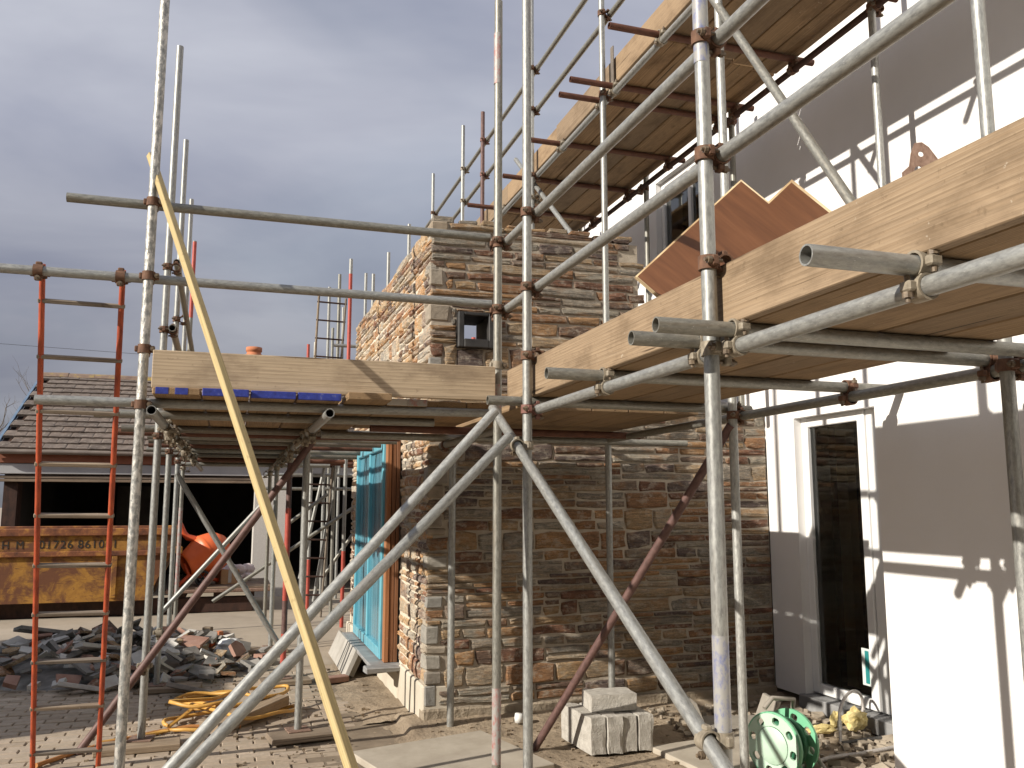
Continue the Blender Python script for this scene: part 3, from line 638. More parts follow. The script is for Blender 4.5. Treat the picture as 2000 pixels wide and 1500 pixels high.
MB().tube((GX0 - .15, GY - .12, 2.385), (GX1, GY - .12, 2.36), .045, 10).obj('gutter', 'gutter', gar)
MB().box((-2.1, GY + 2.6, 0), (-1.45, GY + 2.75, 1.9)).obj('inner_panel', 'garage_wall', gar)
roofM = MB(); sl_ = Vector((0, RY - (GY - .12), RZ - (EZ - .02))); ln = sl_.length; sd = sl_.normalized(); nrm = Vector((0, -sd.z, sd.y))
roofM.add([(GX0, GY - .12, EZ - .06), (GX1, GY - .12, EZ - .06), (GX1, RY, RZ - .05), (GX0, RY, RZ - .05), (GX1, 2 * RY - GY, EZ - .06), (GX0, 2 * RY - GY, EZ - .06)], [(0, 1, 2, 3), (3, 2, 4, 5)])
roof = roofM.obj('roof', 'rust_dark', gar)
NR = 15; gz = ln / NR; tm = MB()
prof = [(-.16, .0), (-.14, .028), (-.05, .030), (-.03, .004), (.03, .004), (.05, .030), (.14, .028), (.16, .0)]
prof = [(-.1655, 0.010), (-.15, .016), (-.09, .017), (0, .013), (.09, .017), (.15, .016), (.1655, .010)]
n_ = len(prof)
ta = [(p[0], 0, p[1] + .034) for p in prof] + [(p[0], gz + .06, p[1]) for p in prof] + [(p[0], 0, .004) for p in prof]
tmesh = MB().add(ta, [(i, i + 1, n_ + i + 1, n_ + i) for i in range(n_ - 1)] + [(2 * n_ + i, 2 * n_ + i + 1, i + 1, i) for i in range(n_ - 1)]).mesh('roof_tile', 'roof_tile')
FR = Matrix((X3, sd, nrm)).transposed().to_4x4(); rt = random.Random(5); tc_ = 0; far = MB()
for j in range(NR):
    for i in range(30):
        x = GX0 + .17 + i * .333 + (.16 if j % 2 else .0); M = Matrix.Translation(Vector((x, GY - .14, EZ - .035)) + sd * (gz * j)) @ FR @ Matrix.Rotation(rt.gauss(0, .012), 4, 'Z') @ Matrix.Translation((0, rt.uniform(-.008, .008), rt.uniform(0, .008)))
        if i < 20: link(bpy.data.objects.new('roof_tile', tmesh), roof, M); tc_ += 1
        else: far.add([M @ Vector(p) for p in ta], [(i2, i2 + 1, n_ + i2 + 1, n_ + i2) for i2 in range(n_ - 1)])
tag(far.obj('far_tiles', 'roof_tile', roof), kind='stuff')
for i in range(22):
    x = GX0 + i * .46; M = Matrix.Translation((x, RY, RZ - .03)) @ Matrix.Rotation(rt.gauss(0, .02), 4, 'Y'); b = MB(); pr = [(-.15, 0), (-.10, .07), (0, .10), (.10, .07), (.15, 0)]
    b.add([(0, p[0], p[1]) for p in pr] + [(.455, p[0], p[1]) for p in pr], [(k, k + 1, 6 + k, 5 + k) for k in range(4)] + [(0, 1, 2, 3, 4), (9, 8, 7, 6, 5)]); b.obj('ridge_tile', 'ridge_tile', roof, M)
b = MB(); b.box((-.02, 0, -.05), (.02, ln, .02)); b.obj('verge', 'verge_blue', roof, Matrix.Translation((GX0 - .03, GY - .14, EZ - .03)) @ FR)
# chimney pot rising behind the ridge
chm = thing('chimney_pot', (.31, 19.6, 3.5), 'round orange clay chimney pot showing over the toe board', 'chimney pot')
Mc = Matrix.Translation((.32, 19.6, 3.36)); b = MB(); b.lathe([(.14, 0), (.135, 1.35), (.17, 1.36), (.17, 1.45), (.15, 1.46), (.15, 1.50), (.17, 1.51), (.17, 1.60), (.115, 1.60), (.11, 1.3)], Mc, 20); b.obj('pot', 'terracotta', chm)
MB().box((.02, 19.3, 2.2), (.62, 19.9, 3.25)).obj('stack', 'brick_band', chm)
# bare tree at the far left
tree = thing('bare_tree', (-6.6, 24, 0), 'leafless tree behind the left end of the garage roof', 'tree'); rtw = random.Random(9); tb = MB(); tw = MB()
def branch(p, d, ln, r, lvl):
    pts = [p]; q = p.copy(); dd = d.copy()
    for k in range(4): dd = (dd + Vector((rtw.gauss(0, .13), rtw.gauss(0, .13), .05))).normalized(); q = q + dd * ln / 4; pts.append(q.copy())
    (tb if lvl < 2 else tw).path(pts, [r * (1 - .16 * k) for k in range(5)], 5)
    if lvl < 5:
        for k in range(3 if lvl < 4 else 2):
            c = pts[rtw.randint(2, 4)]; branch(c, (dd + Vector((rtw.gauss(0, .6), rtw.gauss(0, .6), rtw.uniform(0, .5)))).normalized(), ln * rtw.uniform(.55, .8), r * .5, lvl + 1)
branch(Vector((-6.6, 24, 0)), Vector((0, 0, 1)), 2.4, .12, 0); tb.obj('trunk', 'bark', tree); tw.obj('crown', 'bark', tree)
wire = MB().path([(-16, 30, 6.9), (-9, 30, 6.55), (-2, 30, 6.35), (8, 30, 6.5)], .006, 5).obj('overhead_wire', 'rubber'); tag(wire, 'thin overhead wire crossing the sky above the garage', 'wire')

# ================================================================== SCAFFOLDS
def crossings(sc, stds, rails_z, dirv, side, mat=None):
    for (x, y) in stds:
        for z in rails_z: coupler(sc, (x, y, z), Z3, dirv, side, mat)
O = OFF
# ---- low scaffold along the white wall (right)
A = thing('scaffold', (2.0, 3.2, 0), 'low tube scaffold platform running along the white wall at right', 'scaffold')
S1, S2, S3, N1, N2 = (1.40, 2.35), (1.40, 4.135), (1.40, 4.66), (2.60, 2.37), (2.60, 4.16)
for (x, y), zt, m in ((S1, 5.4, 'zinc'), (S2, 5.6, 'zinc'), (S3, 4.53, 'zinc_dull'), (N1, 6.2, 'zinc'), (N2, 6.4, 'zinc_bright')):
    pole('standard', A, (x, y, .012), (x + .003, y, zt), m)
    MB().cbox((-.075, -.075, 0), (.075, .075, .008), .002).obj('base_plate', 'rust_plate', A, Matrix.Translation((x, y, .010)))
for p, q, m in (((1.4, 4.66, 2.02), (1.4, 4.66, 2.10), 'paint_red'), ((1.4, 4.66, 2.10), (1.4, 4.66, 2.2), 'paint_red'), ((1.4, 4.66, 4.0), (1.4, 4.66, 4.32), 'paint_red'), ((1.4, 4.66, .16), (1.4, 4.66, .55), 'paint_red'), ((1.4, 2.35, 2.95), (1.4, 2.35, 3.28), 'paint_blue'), ((1.4, 2.35, .86), (1.4, 2.35, 1.14), 'paint_blue')): sleeve('paint_band', A, p, q, m)
RX = 1.40 + O; zr1, zr2, zl = 3.037, 2.638, 2.004
pole('guard_rail', A, (RX, .2, zr1), (RX, 4.735, zr1)); pole('guard_rail', A, (RX, .2, zr2), (RX, 4.735, zr2))
pole('ledger', A, (RX, .2, zl), (RX, 4.175, zl), 'zinc'); pole('ledger', A, (2.60 + O, .4, zl + .01), (2.60 + O, 6.25, zl + .004), 'zinc_dull')
crossings(A, (S1, S2, S3), (zr1, zr2), Y3, X3, 'rust_coupler'); crossings(A, (S1,), (zl,), Y3, X3, 'dull_coupler'); crossings(A, (S2,), (zl,), Y3, X3, 'red_coupler'); crossings(A, (N1, N2), (zl + .01,), Y3, X3, 'rust_coupler')
TZ = zl + O - .004
for y, xa in ((.85, 1.15), (1.53, 1.15), (2.28, 1.175), (2.49, 1.195), (3.27, 1.19), (4.215, 1.215)):
    pole('transom', A, (xa, y, TZ), (2.92 if y < 4 else 2.75, y, TZ), 'zinc_dull' if y > 1.6 else 'zinc')
    for xx in (RX, 2.60 + O):
        if abs(y - 4.215) > .01 or xx > 2: coupler(A, (xx, y, zl), Y3, X3, Z3, 'dull_coupler' if xx < 2 else 'rust_coupler')
dz0 = TZ + TR + .001; dz1 = dz0 + .038
for i in range(4):
    xa = 1.482 + i * .247; board('deck_board', A, (xa, .1 - .04 * i, dz0), (xa + .236, 4.44 + .015 * (i % 2), dz1), 'board', .006)
board('toe_board', A, (1.4405, -.2, dz0), (1.478, 4.60, dz0 + .195), 'board_up'); 
for (x, y) in (S1, S2): coupler(A, (x, y, dz0 + .2), Z3, Y3, X3, 'rust_coupler')
# braces
pole('brace', A, (1.40 - O - .003, .95, .08), (1.40 - O - .003, 4.56, 2.055), 'zinc'); coupler(A, (1.40, 2.35, .845), Z3, Y3, -X3, 'dull_coupler'); coupler(A, (1.40, 4.135, 1.82), Z3, Y3, -X3, 'dull_coupler')
pole('brace', A, (1.86, 5.37, .02), (2.585, 4.10 + O, 1.96), 'brace_red')

# ---- scaffold round the stone corner (left)
B = thing('scaffold', (0, 7, 0), 'scaffold with blue ended boards wrapping the left corner of the stone extension', 'scaffold')
LS = [(-.452, 4.65, 5.4, 'zinc_mortar'), (-.49, 6.26, 4.77, 'zinc'), (-.535, 8.05, 4.81, 'zinc'), (-.565, 9.85, 4.87, 'zinc'), (-.60, 11.6, 4.91, 'zinc_dull')]
for x, y, zt, m in LS: pole('standard', B, (x, y, .05), (x, y, zt), m)
sleeve('paint_band', B, (-.60, 11.6, 3.9), (-.60, 11.6, 4.9), 'red_tube'); sleeve('paint_band', B, (-.60, 11.6, .4), (-.60, 11.6, 1.5), 'paint_red')
MS = [(.48, 6.19), (.48, 8.04), (.45, 9.82), (.45, 11.6)]
for i, (x, y) in enumerate(MS): pole('standard', B, (x, y, .05), (x, y, 1.96 if i != 1 else 2.0), ('zinc', 'brace_red', 'zinc', 'zinc_dull')[i])
sleeve('paint_band', B, (.48, 8.04, .7), (.48, 8.04, 1.5), 'red_tube'); sleeve('paint_band', B, (.48, 8.04, .08), (.48, 8.04, .42), 'red_tube')
pole('standard', B, (1.475, 6.0, .03), (1.475, 6.0, 2.0), 'zinc')
for (x, y) in [(l[0], l[1]) for l in LS[1:3]] + MS[:3]: MB().cbox((-.075, -.075, 0), (.075, .075, .008), .002).obj('base_plate', 'rust_plate', B, Matrix.Translation((x, y, .045)) @ Matrix.Rotation(.3 * x, 4, 'Z'))
RY_ = 4.65 + O
pole('guard_rail', B, (-.86, RY_, 3.066), (1.365, RY_, 3.066), 'zinc_dull'); pole('guard_rail', B, (-2.1, RY_, 2.676), (1.375, RY_, 2.672), 'zinc')
pole('ledger', B, (-.935, RY_, 2.033), (1.36, RY_, 2.040), 'zinc')
crossings(B, [(-.452, 4.65)], (3.066, 2.676, 2.02), X3, Y3, 'rust_coupler'); coupler(B, (-.452, 4.65, 2.30), Z3, X3, Y3, 'rust_coupler')
for z in (3.066, 2.672): coupler(B, (1.40, 4.66, z - .045), Z3, X3, Y3, 'rust_coupler')
coupler(B, (1.40, 4.66, 2.31), Z3, X3, Y3, 'dull_coupler')
lz = 1.985
pole('ledger', B, (-.395, 4.56, lz), (-.395, 12.0, lz), 'zinc'); pole('ledger', B, (.452, 4.44, lz), (.452, 12.0, lz), 'zinc')
pole('guard_rail', B, (-.44, 6.34, 3.21), (-.49, 11.9, 3.10), 'zinc_dull'); pole('guard_rail', B, (-.436, 6.20, 2.715), (-.49, 11.9, 2.70), 'zinc_dull')
for x, y, zt, m in LS[1:]: crossings(B, [(x, y)], (3.15, 2.71, lz), Y3, X3)
for (x, y) in MS: coupler(B, (x, y, lz - .06), Z3, Y3, -X3, 'dull_coupler')
jz = lz + O - .004; rj = random.Random(4)
for k, y in enumerate((5.30, 6.28, 6.62, 6.94, 7.40, 7.93, 8.60, 9.34, 10.36, 11.48)):
    pole('transom', B, (-.72 + rj.uniform(-.08, .12), y, jz), (1.22 + rj.uniform(-.05, .04), y, jz), ('zinc_dull', 'zinc_shaded', 'rust_tube')[k % 3])  # dark tube tones, with the shade below the deck put into them
pole('transom', B, (.82, 5.55, jz - .02), (2.75, 5.62, jz - .02), 'rust_tube'); pole('transom', B, (.55, 5.94, jz - .04), (3.3, 5.94, jz - .04), 'zinc_dull')
pole('ledger', B, (1.475 - O, 4.7, 1.95), (1.475 - O, 6.12, 1.95), 'zinc_dull'); coupler(B, (1.475, 6.0, 1.95), Z3, Y3, -X3, 'rust_coupler')
bz0 = jz + TR + .001; bz1 = bz0 + .038
cols = ['paint_blue', 'board_blue', 'board_blue', 'board_blue']
m = Mt('board_blue'); n = m.noise(m.coord((3, 3, 3)), 14, 4, .6); m.col(m.ramp(n, [(.3, (.015, .024, .17)), (.60, (.026, .045, .30)), (.76, (.16, .17, .27))])).set(rough=.6); reg('board_blue', m)
for i in range(4):
    xa = -.395 + i * .231; ya = 4.535 + (.0, -.01, .01, .015)[i]
    o = board('deck_board', B, (xa, ya, bz0), (xa + .223, 8.42, bz1), 'board', .006)
    if i: MB().cbox((xa + .001, ya - .0015, bz0 + .001), (xa + .222, ya + .03, bz1 + .0012), .003).obj('painted_end', 'board_blue', o)
    else:
        for a, b_ in ((.015, .075), (.105, .165)): MB().cbox((xa + a, ya - .0015, bz0 + .004), (xa + b_, ya + .012, bz1 - .001), .001).obj('painted_end', 'board_blue', o)
    board('deck_board', B, (xa + .004, 8.44, bz0), (xa + .228, 12.1, bz1), 'board')
o = board('deck_board', B, (.545, 4.46, bz0 + .002), (.770, 7.2, bz1 + .002), 'board')
o = board('deck_board', B, (.776, 4.66, bz0), (1.0, 6.1, bz1), 'board'); MB().cbox((.777, 4.6585, bz0 + .002), (.89, 4.69, bz1 + .001), .002).obj('painted_end', 'slate_pale', o); MB().cbox((.89, 4.6583, bz0 + .002), (.999, 4.69, bz1 + .001), .002).obj('painted_end', 'paint_red', o)
board('deck_board', B, (1.005, 4.70, bz0), (1.23, 6.1, bz1), 'board'); board('deck_board', B, (1.235, 4.70, bz0), (1.43, 6.1, bz1), 'board')
for i in range(5): board('deck_board', B, (1.50 + i * .232, 4.62, bz0 + .003), (1.726 + i * .232, 6.02, bz1 + .003), 'board')
board('toe_board', B, (-.405, 4.588, bz1 + .001), (1.368, 4.626, bz1 + .192), 'board_x')
# rakers from the corner down towards the camera, and cross braces
def raker(p, q, mat): p = Vector(p); q = Vector(q); d = (q - p).normalized(); bt = p + d * ((.012 - p.z) / d.z); return pole('brace', B, bt, q, mat)
def at(px, py, d):
    yw = R(17.704); pt = R(7.995); f = Vector((math.sin(yw) * math.cos(pt), math.cos(yw) * math.cos(pt), math.sin(pt))); r = Vector((math.cos(yw), -math.sin(yw), 0)); u = r.cross(f)
    return camo.location + (f * 1697.4 + r * (px - 1000) - u * (py - 750)) * (d / 1697.4)
raker(at(332, 1500, 3.28), at(967, 803, 4.36), 'zinc_bright'); raker(at(366, 1500, 3.20), at(995, 852, 4.30), 'zinc')
raker((-.807, 6.155, .06), (.52, 6.155, 1.97), 'brace_red'); coupler(B, (-.49, 6.26, .50), Z3, X3, -Y3, 'dull_coupler'); coupler(B, (-.535, 8.05, .47), Z3, X3, -Y3, 'dull_coupler')
for p, q, y, mt in (((345, 925), (548, 1265), 8.12, 'zinc'), ((316, 1195), (605, 885), 9.75, 'zinc'), ((415, 1175), (700, 985), 11.7, 'zinc_dull')):
    def onY(px, py): v = at(px, py, 1) - camo.location; return camo.location + v * (y / v.y)
    pole('brace', B, onY(*p), onY(*q), mt)
# spare couplers hung in a row on both ledgers
for k in range(13):
    for xx in (-.395, .452):
        y = 5.45 + k * .30 + rj.uniform(-.05, .05)
        if any(abs(y - l) < .09 for l in (6.26, 6.19, 8.05, 6.28, 6.62, 6.94, 7.40, 7.93, 8.60)): continue
        a = rj.uniform(-.6, .6); coupler(B, (xx, y, lz), Y3, Z3, Vector((math.sin(a) + (.5 if xx < 0 else -.4), 0, -math.cos(a) * .8)), 'dull_coupler')

# ---- high scaffold under the upper storey
C = thing('scaffold', (3.2, 8, 2.4), 'high scaffold deck with rusty transoms below the upper white wall', 'scaffold')
ux, ix = 2.68, 3.87; uz = 4.75
for x, y, za, zt, m in ((2.66, 5.97, .06, 8.0, 'zinc'), (ux, 7.75, 2.41, 8.6, 'zinc_bright'), (ux, 9.55, 2.41, 6.22, 'rust_coupler'), (ux, 10.5, 2.41, 6.46, 'zinc'), (ux, 12.3, 2.41, 6.48, 'zinc')): pole('standard', C, (x, y, za), (x, y, zt), m if m != 'rust_coupler' else 'brace_red')
for x, y, za, zt, m in ((3.80, 4.27, ZR + .031, 6.1, 'zinc_bright'), (ix, 6.05, 2.32, 5.0, 'zinc_dull'), (ix, 7.65, 2.41, 5.0, 'zinc_dull'), (ix, 9.4, 2.41, 5.0, 'zinc_dull')): pole('standard', C, (x, y, za), (x, y, zt), m)
UX = ux + O
pole('ledger', C, (UX, 1.8, uz), (UX, 13, uz), 'zinc'); pole('ledger', C, (ix - O, 1.8, uz - .04), (ix - O, 13, uz - .04), 'rust_dark')
pole('guard_rail', C, (UX, 4.2, 5.435), (UX, 13, 5.435), 'zinc_dull'); pole('guard_rail', C, (UX, 4.6, 5.868), (UX, 13, 5.868), 'zinc_dull')
crossings(C, [(2.66, 5.97)], (uz, 5.435), Y3, X3, 'rust_coupler')
for y, mt in ((7.75, 'rust_coupler'), (9.55, 'red_coupler'), (10.5, 'dull_coupler'), (12.3, 'rust_coupler')): crossings(C, [(ux, y)], (uz, 5.435, 5.868), Y3, X3, mt)
for y in (6.05, 7.65, 9.4): coupler(C, (ix, y, uz - .04), Z3, Y3, -X3, 'rust_coupler')
coupler(C, (3.80, 4.27, uz - .04), Z3, Y3, X3, 'rust_coupler')
utz = uz + O - .004
for y, xa in ((3.4, 2.33), (4.25, 2.34), (5.12, 2.335), (5.91, 2.36), (6.17, 2.37), (7.07, 2.44), (7.97, 2.45), (8.9, 2.33), (9.9, 2.4), (11.0, 2.4)):
    pole('transom', C, (xa, y, utz), (3.99, y, utz - .005), 'rust_tube'); coupler(C, (UX, y, uz), Y3, X3, Z3, 'dull_coupler'); coupler(C, (ix - O, y, uz - .04), Y3, X3, Z3, 'rust_coupler')
ub = utz + TR + .001
for i in range(5):
    xa = 2.790 + i * .217; g = (0, 0, .006, .0, 0)[i]
    for ya, yb in ((1.4, 5.2 + .05 * i), (5.22 + .05 * i, 9.1), (9.12, 13)): board('deck_board', C, (xa + g, ya, ub), (xa + .210, yb, ub + .038), 'board_under', .006)
for ya, yb, h in ((2.0, 5.93, .215), (5.935, 7.22, .218), (7.225, 8.75, .205), (8.755, 12.6, .21)): board('toe_board', C, (2.741 + (.004 if ya > 7 else 0), ya, ub), (2.778, yb, ub + h), 'board_up')
MB().cbox((2.712, 5.88, ub - .02), (2.722, 5.93, ub + .30), .002).obj('toe_board_clip', 'rung', C)
pole('brace', C, (2.60, 2.95, 2.62), (2.60, 4.48, 4.91), 'zinc_dull'); pole('brace', C, (UX + .055, 8.6, 5.26), (UX + .055, 6.95, 3.9), 'zinc')
coupler(C, (ux, 7.75, 4.52), Z3, Y3, X3, 'dull_coupler')

# ---- scaffold at the back of the yard
D = thing('scaffold', (1.1, 12, 0), 'distant scaffold of thin tubes standing beyond the blue window', 'scaffold')
def onYp(px, py, y): v = at(px, py, 1) - camo.location; return camo.location + v * (y / v.y)
for px, top, y, m in ((673, 505, 11.45, 'zinc'), (651, 535, 12.4, 'zinc_dull'), (704, 533, 13.4, 'zinc'), (606, 668, 13.2, 'zinc_bright'), (631, 560, 13.6, 'zinc'), (592, 672, 14.2, 'red_tube'), (640, 640, 14.6, 'zinc_dull'), (660, 600, 15.0, 'zinc')):
    p = onYp(px, 988, y); zt = onYp(px, top, y).z; pole('standard', D, (p.x, p.y, .0), (p.x, p.y, zt), m)
p = onYp(673, 988, 11.45); sleeve('paint_band', D, (p.x, p.y, 2.9), (p.x, p.y, 4.6), 'red_tube'); sleeve('paint_band', D, (p.x, p.y, .0), (p.x, p.y, .95), 'red_tube')
p = onYp(606, 988, 13.2); sleeve('paint_band', D, (p.x, p.y, .0), (p.x, p.y, .75), 'red_tube')
for z, y, m in ((1.98, 13.35, 'zinc'), (2.1, 12.3, 'rust_tube'), (1.78, 13.7, 'zinc_dull')): pole('ledger', D, (.45, y, z), (1.9, y, z), m)
for p, q, y in (((567, 1020), (640, 965), 12.1), ((632, 1125), (695, 1035), 12.6), ((585, 1130), (640, 885), 12.9), ((612, 1175), (660, 900), 13.0)): pole('brace', D, onYp(*p, y), onYp(*q, y), random.choice(('zinc', 'zinc_dull')))
board('deck_board', D, (.8, 11.9, 2.15), (1.30, 13.6, 2.19), 'board')
# standards beyond the stone block, seen over its top edge
Eo = thing('scaffold', (2.0, 11.3, 0), 'row of thin upright tubes rising behind the slanting top of the stone side wall', 'scaffold')
for px, top, y in ((728 - 9, 535, 12.2), (757 - 8, 493, 11.8), (797 - 7, 438, 11.3)):
    p = onYp(px, 988, y); zt = onYp(px + 8, top, y).z; pole('standard', Eo, (p.x, p.y, 0), (p.x, p.y, zt), 'zinc'); coupler(Eo, (p.x, p.y, zt - .55), Z3, X3, Y3, 'rust_coupler')
p = onYp(925, 655, 9.3); pole('standard', Eo, (p.x, p.y, 2.41), (p.x, p.y, 3.4), 'red_tube')
MB().cbox((-.05, -.02, 0), (.05, .02, .5), .004).obj('white_board', 'white_plastic', Eo, Matrix.Translation((onYp(913, 655, 9.4).x, 9.4, 2.41)) @ Matrix.Rotation(.12, 4, 'Y'))
pole('guard_rail', Eo, (1.25, 12.0, 3.72), (2.6, 12.0, 3.72), 'zinc')

# ================================================================== LADDERS, TIMBER, PANEL
def ladder(name, a0, a1, b0, b1, n, r, mats, label, first=.25, step=.254):
    """stiles a0-a1 and b0-b1 (bottom to top)"""
    t = thing(name, (Vector(a0) + Vector(b0)) / 2, label, 'ladder'); a0, a1, b0, b1 = map(Vector, (a0, a1, b0, b1))
    for p, q in ((a0, a1), (b0, b1)): MB().tube((0, 0, 0), (0, 0, (q - p).length), r, 12).obj('stile', mats[0], t, frame(p, q))
    ln = (a1 - a0).length; d = first
    while d < ln - .05:
        p = a0.lerp(a1, d / ln); q = b0.lerp(b1, d / ln); x = (q - p).normalized(); w = (a1 - a0).normalized(); M = Matrix((x, w.cross(x), w)).transposed().to_4x4(); M.translation = (p + q) / 2; hl = (q - p).length / 2 + .018
        MB().cbox((-hl, -.014, -.011), (hl, .014, .011), .004).obj('rung', mats[1], t, M); d += step
    return t
ladder('pole_ladder', (-1.03, 5.86, .0), (-.962, 4.66 + .12, 2.73), (-.685, 5.86, .0), (-.588, 4.66 + .12, 2.73), 10, .0145, ('ladder_red', 'rung'), 'orange red steel ladder lashed to the guard rail at far left', .12, .292)
lc = thing('ladder_clamp', (-.962, 4.7, 2.676), 'rusty clamp holding the left stile of the orange ladder', 'clamp'); coupler(lc, (-.962, RY_, 2.676), X3, Z3, Y3, 'rust_coupler')
lc = thing('ladder_clamp', (-.588, 4.7, 2.676), 'rusty clamp holding the right stile of the orange ladder', 'clamp'); coupler(lc, (-.588, RY_, 2.676), X3, Z3, Y3, 'rust_coupler')
ladder('pole_ladder', onYp(583, 1205, 12.6), onYp(623, 578, 12.1), onYp(626, 1205, 12.6), onYp(676, 583, 12.1), 18, .016, ('rung', 'rust_dark'), 'tall grey ladder standing behind the left toe board in the distance', .3)
def bar(name, p, q, w, h, mat, label, cat, roll=None, c=.003):
    p = Vector(p); q = Vector(q); M = frame(p, q, roll); ln = (q - p).length; b = MB(); b.cbox((-w / 2, -h / 2, 0), (w / 2, h / 2, ln), c); return tag(b.obj(name, mat, None, M), label, cat)
pb = at(686, 1500, 2.75); pt_ = at(294, 303, 4.60); d_ = (pt_ - pb).normalized(); pb2 = pb + d_ * ((.004 - pb.z) / d_.z)
bar('timber_batten', pb2, pt_, .034, .033, 'batten', 'long pale yellow timber batten leaning on the left scaffold', 'batten', (.80, .60, 0))
# plywood offcut with a stepped corner standing on the right deck
u_ = Vector((.74, .06, .673)).normalized(); nn_ = Vector((-.35, -1, .12)); nn_ = (nn_ - u_ * nn_.dot(u_)).normalized(); v_ = u_.cross(nn_); v_ = v_ if v_.z < 0 else -v_
P0 = onYp(1245, 540, 3.52); vlen = (P0.z - dz1 - .003) / -v_.z
poly = [(0, 0), (.81, 0), (.81, .177), (1.005, .177), (1.005, vlen), (0, vlen)]
Mp = Matrix((u_, v_, nn_)).transposed().to_4x4(); Mp.translation = P0
plyb = MB().prism(poly, (0, 0, 0), X3, Y3, -Z3 * .012, 0, 1); plyo = (plyb.obj('plywood_panel', ['ply_face', 'ply_edge'], None, Mp)); tag(plyo, 'red brown plywood offcut with a stepped corner standing on the right deck', 'plywood')
back_ = [(.002, -.010), (.830, -.010), (.830, .165), (1.034, .165), (1.034, vlen - .01), (.002, vlen - .01)]
MB().prism(back_, (0, 0, -.0125), X3, Y3, -Z3 * .018, 0).obj('backing_sheet', 'ply_edge', plyo, Mp)
# rusty perforated plate by the standard on the low roof
rp_ = MB(); cx_, cz_ = 0, 0
pc = onYp(1800, 318, 4.0); prx = Vector((math.cos(R(17.7)), -math.sin(R(17.7)), 0)); out_ = [(-.12, -.42), (.17, -.42), (.15, -.05), (.09, .04), (.05, .10), (.01, .13), (-.035, .125), (-.06, .06), (-.075, -.02), (-.12, -.06)]
holes = [(.0, .055, .017), (-.02, -.045, .026), (-.04, -.12, .015)]
bm = bmesh.new(); ov = [bm.verts.new((p[0], 0, p[1])) for p in out_]; ed = [bm.edges.new((ov[i], ov[(i + 1) % len(ov)])) for i in range(len(ov))]
for hx, hz, hr in holes:
    hv = [bm.verts.new((hx + hr * math.cos(k * math.pi / 5), 0, hz + hr * math.sin(k * math.pi / 5))) for k in range(10)]; ed += [bm.edges.new((hv[i], hv[(i + 1) % 10])) for i in range(10)]
bmesh.ops.triangle_fill(bm, edges=ed, use_beauty=True); g = bmesh.ops.extrude_face_region(bm, geom=list(bm.faces)); bmesh.ops.translate(bm, verts=[v for v in g['geom'] if isinstance(v, bmesh.types.BMVert)], vec=(0, .006, 0))
bmesh.ops.recalc_face_normals(bm, faces=bm.faces); me = bpy.data.meshes.new('steel_plate'); bm.to_mesh(me); bm.free(); me.materials.append(MATS['rust_plate'])
Mpl = Matrix((prx, Z3.cross(prx), Z3)).transposed().to_4x4(); Mpl.translation = pc + Z3 * 0; tag(link(bpy.data.objects.new('steel_plate', me), None, Mpl), 'rusty perforated steel plate sticking up behind the right toe board', 'plate')

# ================================================================== YARD THINGS
# ---- skip
SY = 13.4
skip = thing('skip', (-2.6, SY + .8, 0), 'rusty yellow waste skip with black stencilled phone number', 'skip')
sp = [(-4.75, 1.17), (-4.25, .22), (-1.08, .22), (-.80, .86), (-.80, 1.17)]
b = MB(); b.prism(sp, (0, SY, 0), X3, Z3, Y3 * .06); b.prism(sp, (0, SY + 1.55, 0), X3, Z3, Y3 * .06); b.obj('body_side', 'skip_yellow', skip)
b = MB(); b.prism([(-1.08, .22), (-.80, .86), (-.80, 1.17), (-.86, 1.17), (-.86, .88), (-1.12, .28)], (0, SY + .06, 0), X3, Z3, Y3 * 1.49); b.obj('end_plate', 'skip_yellow', skip)
MB().box((-4.3, SY + .05, .20), (-1.08, SY + 1.56, .26)).obj('floor', 'rust_dark', skip)
MB().cbox((-4.80, SY - .05, 1.115), (-.77, SY + .06, 1.215), .008).obj('top_rim', 'skip_rust', skip); MB().cbox((-4.8, SY + 1.55, 1.115), (-.77, SY + 1.66, 1.215), .008).obj('top_rim', 'skip_rust', skip)
MB().cbox((-4.62, SY - .045, .835), (-.82, SY, .905), .008).obj('mid_rail', 'skip_rust', skip)
for xx in (-3.55, -1.55): MB().cbox((xx, SY - .04, .26), (xx + .07, SY, .835), .006).obj('rib', 'skip_yellow', skip)
MB().cbox((-1.0, SY - .16, .86), (-.64, SY - .045, .955), .01).obj('lifting_lug', 'skip_yellow', skip)
def letters(txt, loc, h, mat, parent, rot, sx=1.0):
    cu = bpy.data.curves.new('txt', 'FONT'); cu.body = txt; cu.size = h; cu.extrude = .0015; to = bpy.data.objects.new('txt', cu); COL.objects.link(to)
    bpy.context.view_layer.update(); me = bpy.data.meshes.new_from_object(to.evaluated_get(bpy.context.evaluated_depsgraph_get())); bpy.data.objects.remove(to)
    me.materials.clear(); me.materials.append(MATS[mat]); M = Matrix.Translation(loc) @ rot @ Matrix.Diagonal((sx, 1, 1, 1)); return link(bpy.data.objects.new('lettering', me), parent, M)
RF = Matrix.Rotation(R(90), 4, 'X')
lx = -2.48
for ch in '01726 861001':
    if ch != ' ': letters(ch, (lx, SY - .003, .945), .155, 'letter_black', skip, RF, .98)
    lx += .087 if ch != ' ' else .045
lx = -2.93
for ch in 'HM': letters(ch, (lx, SY - .003, .945), .15, 'letter_black', skip, RF, .9); lx += .17
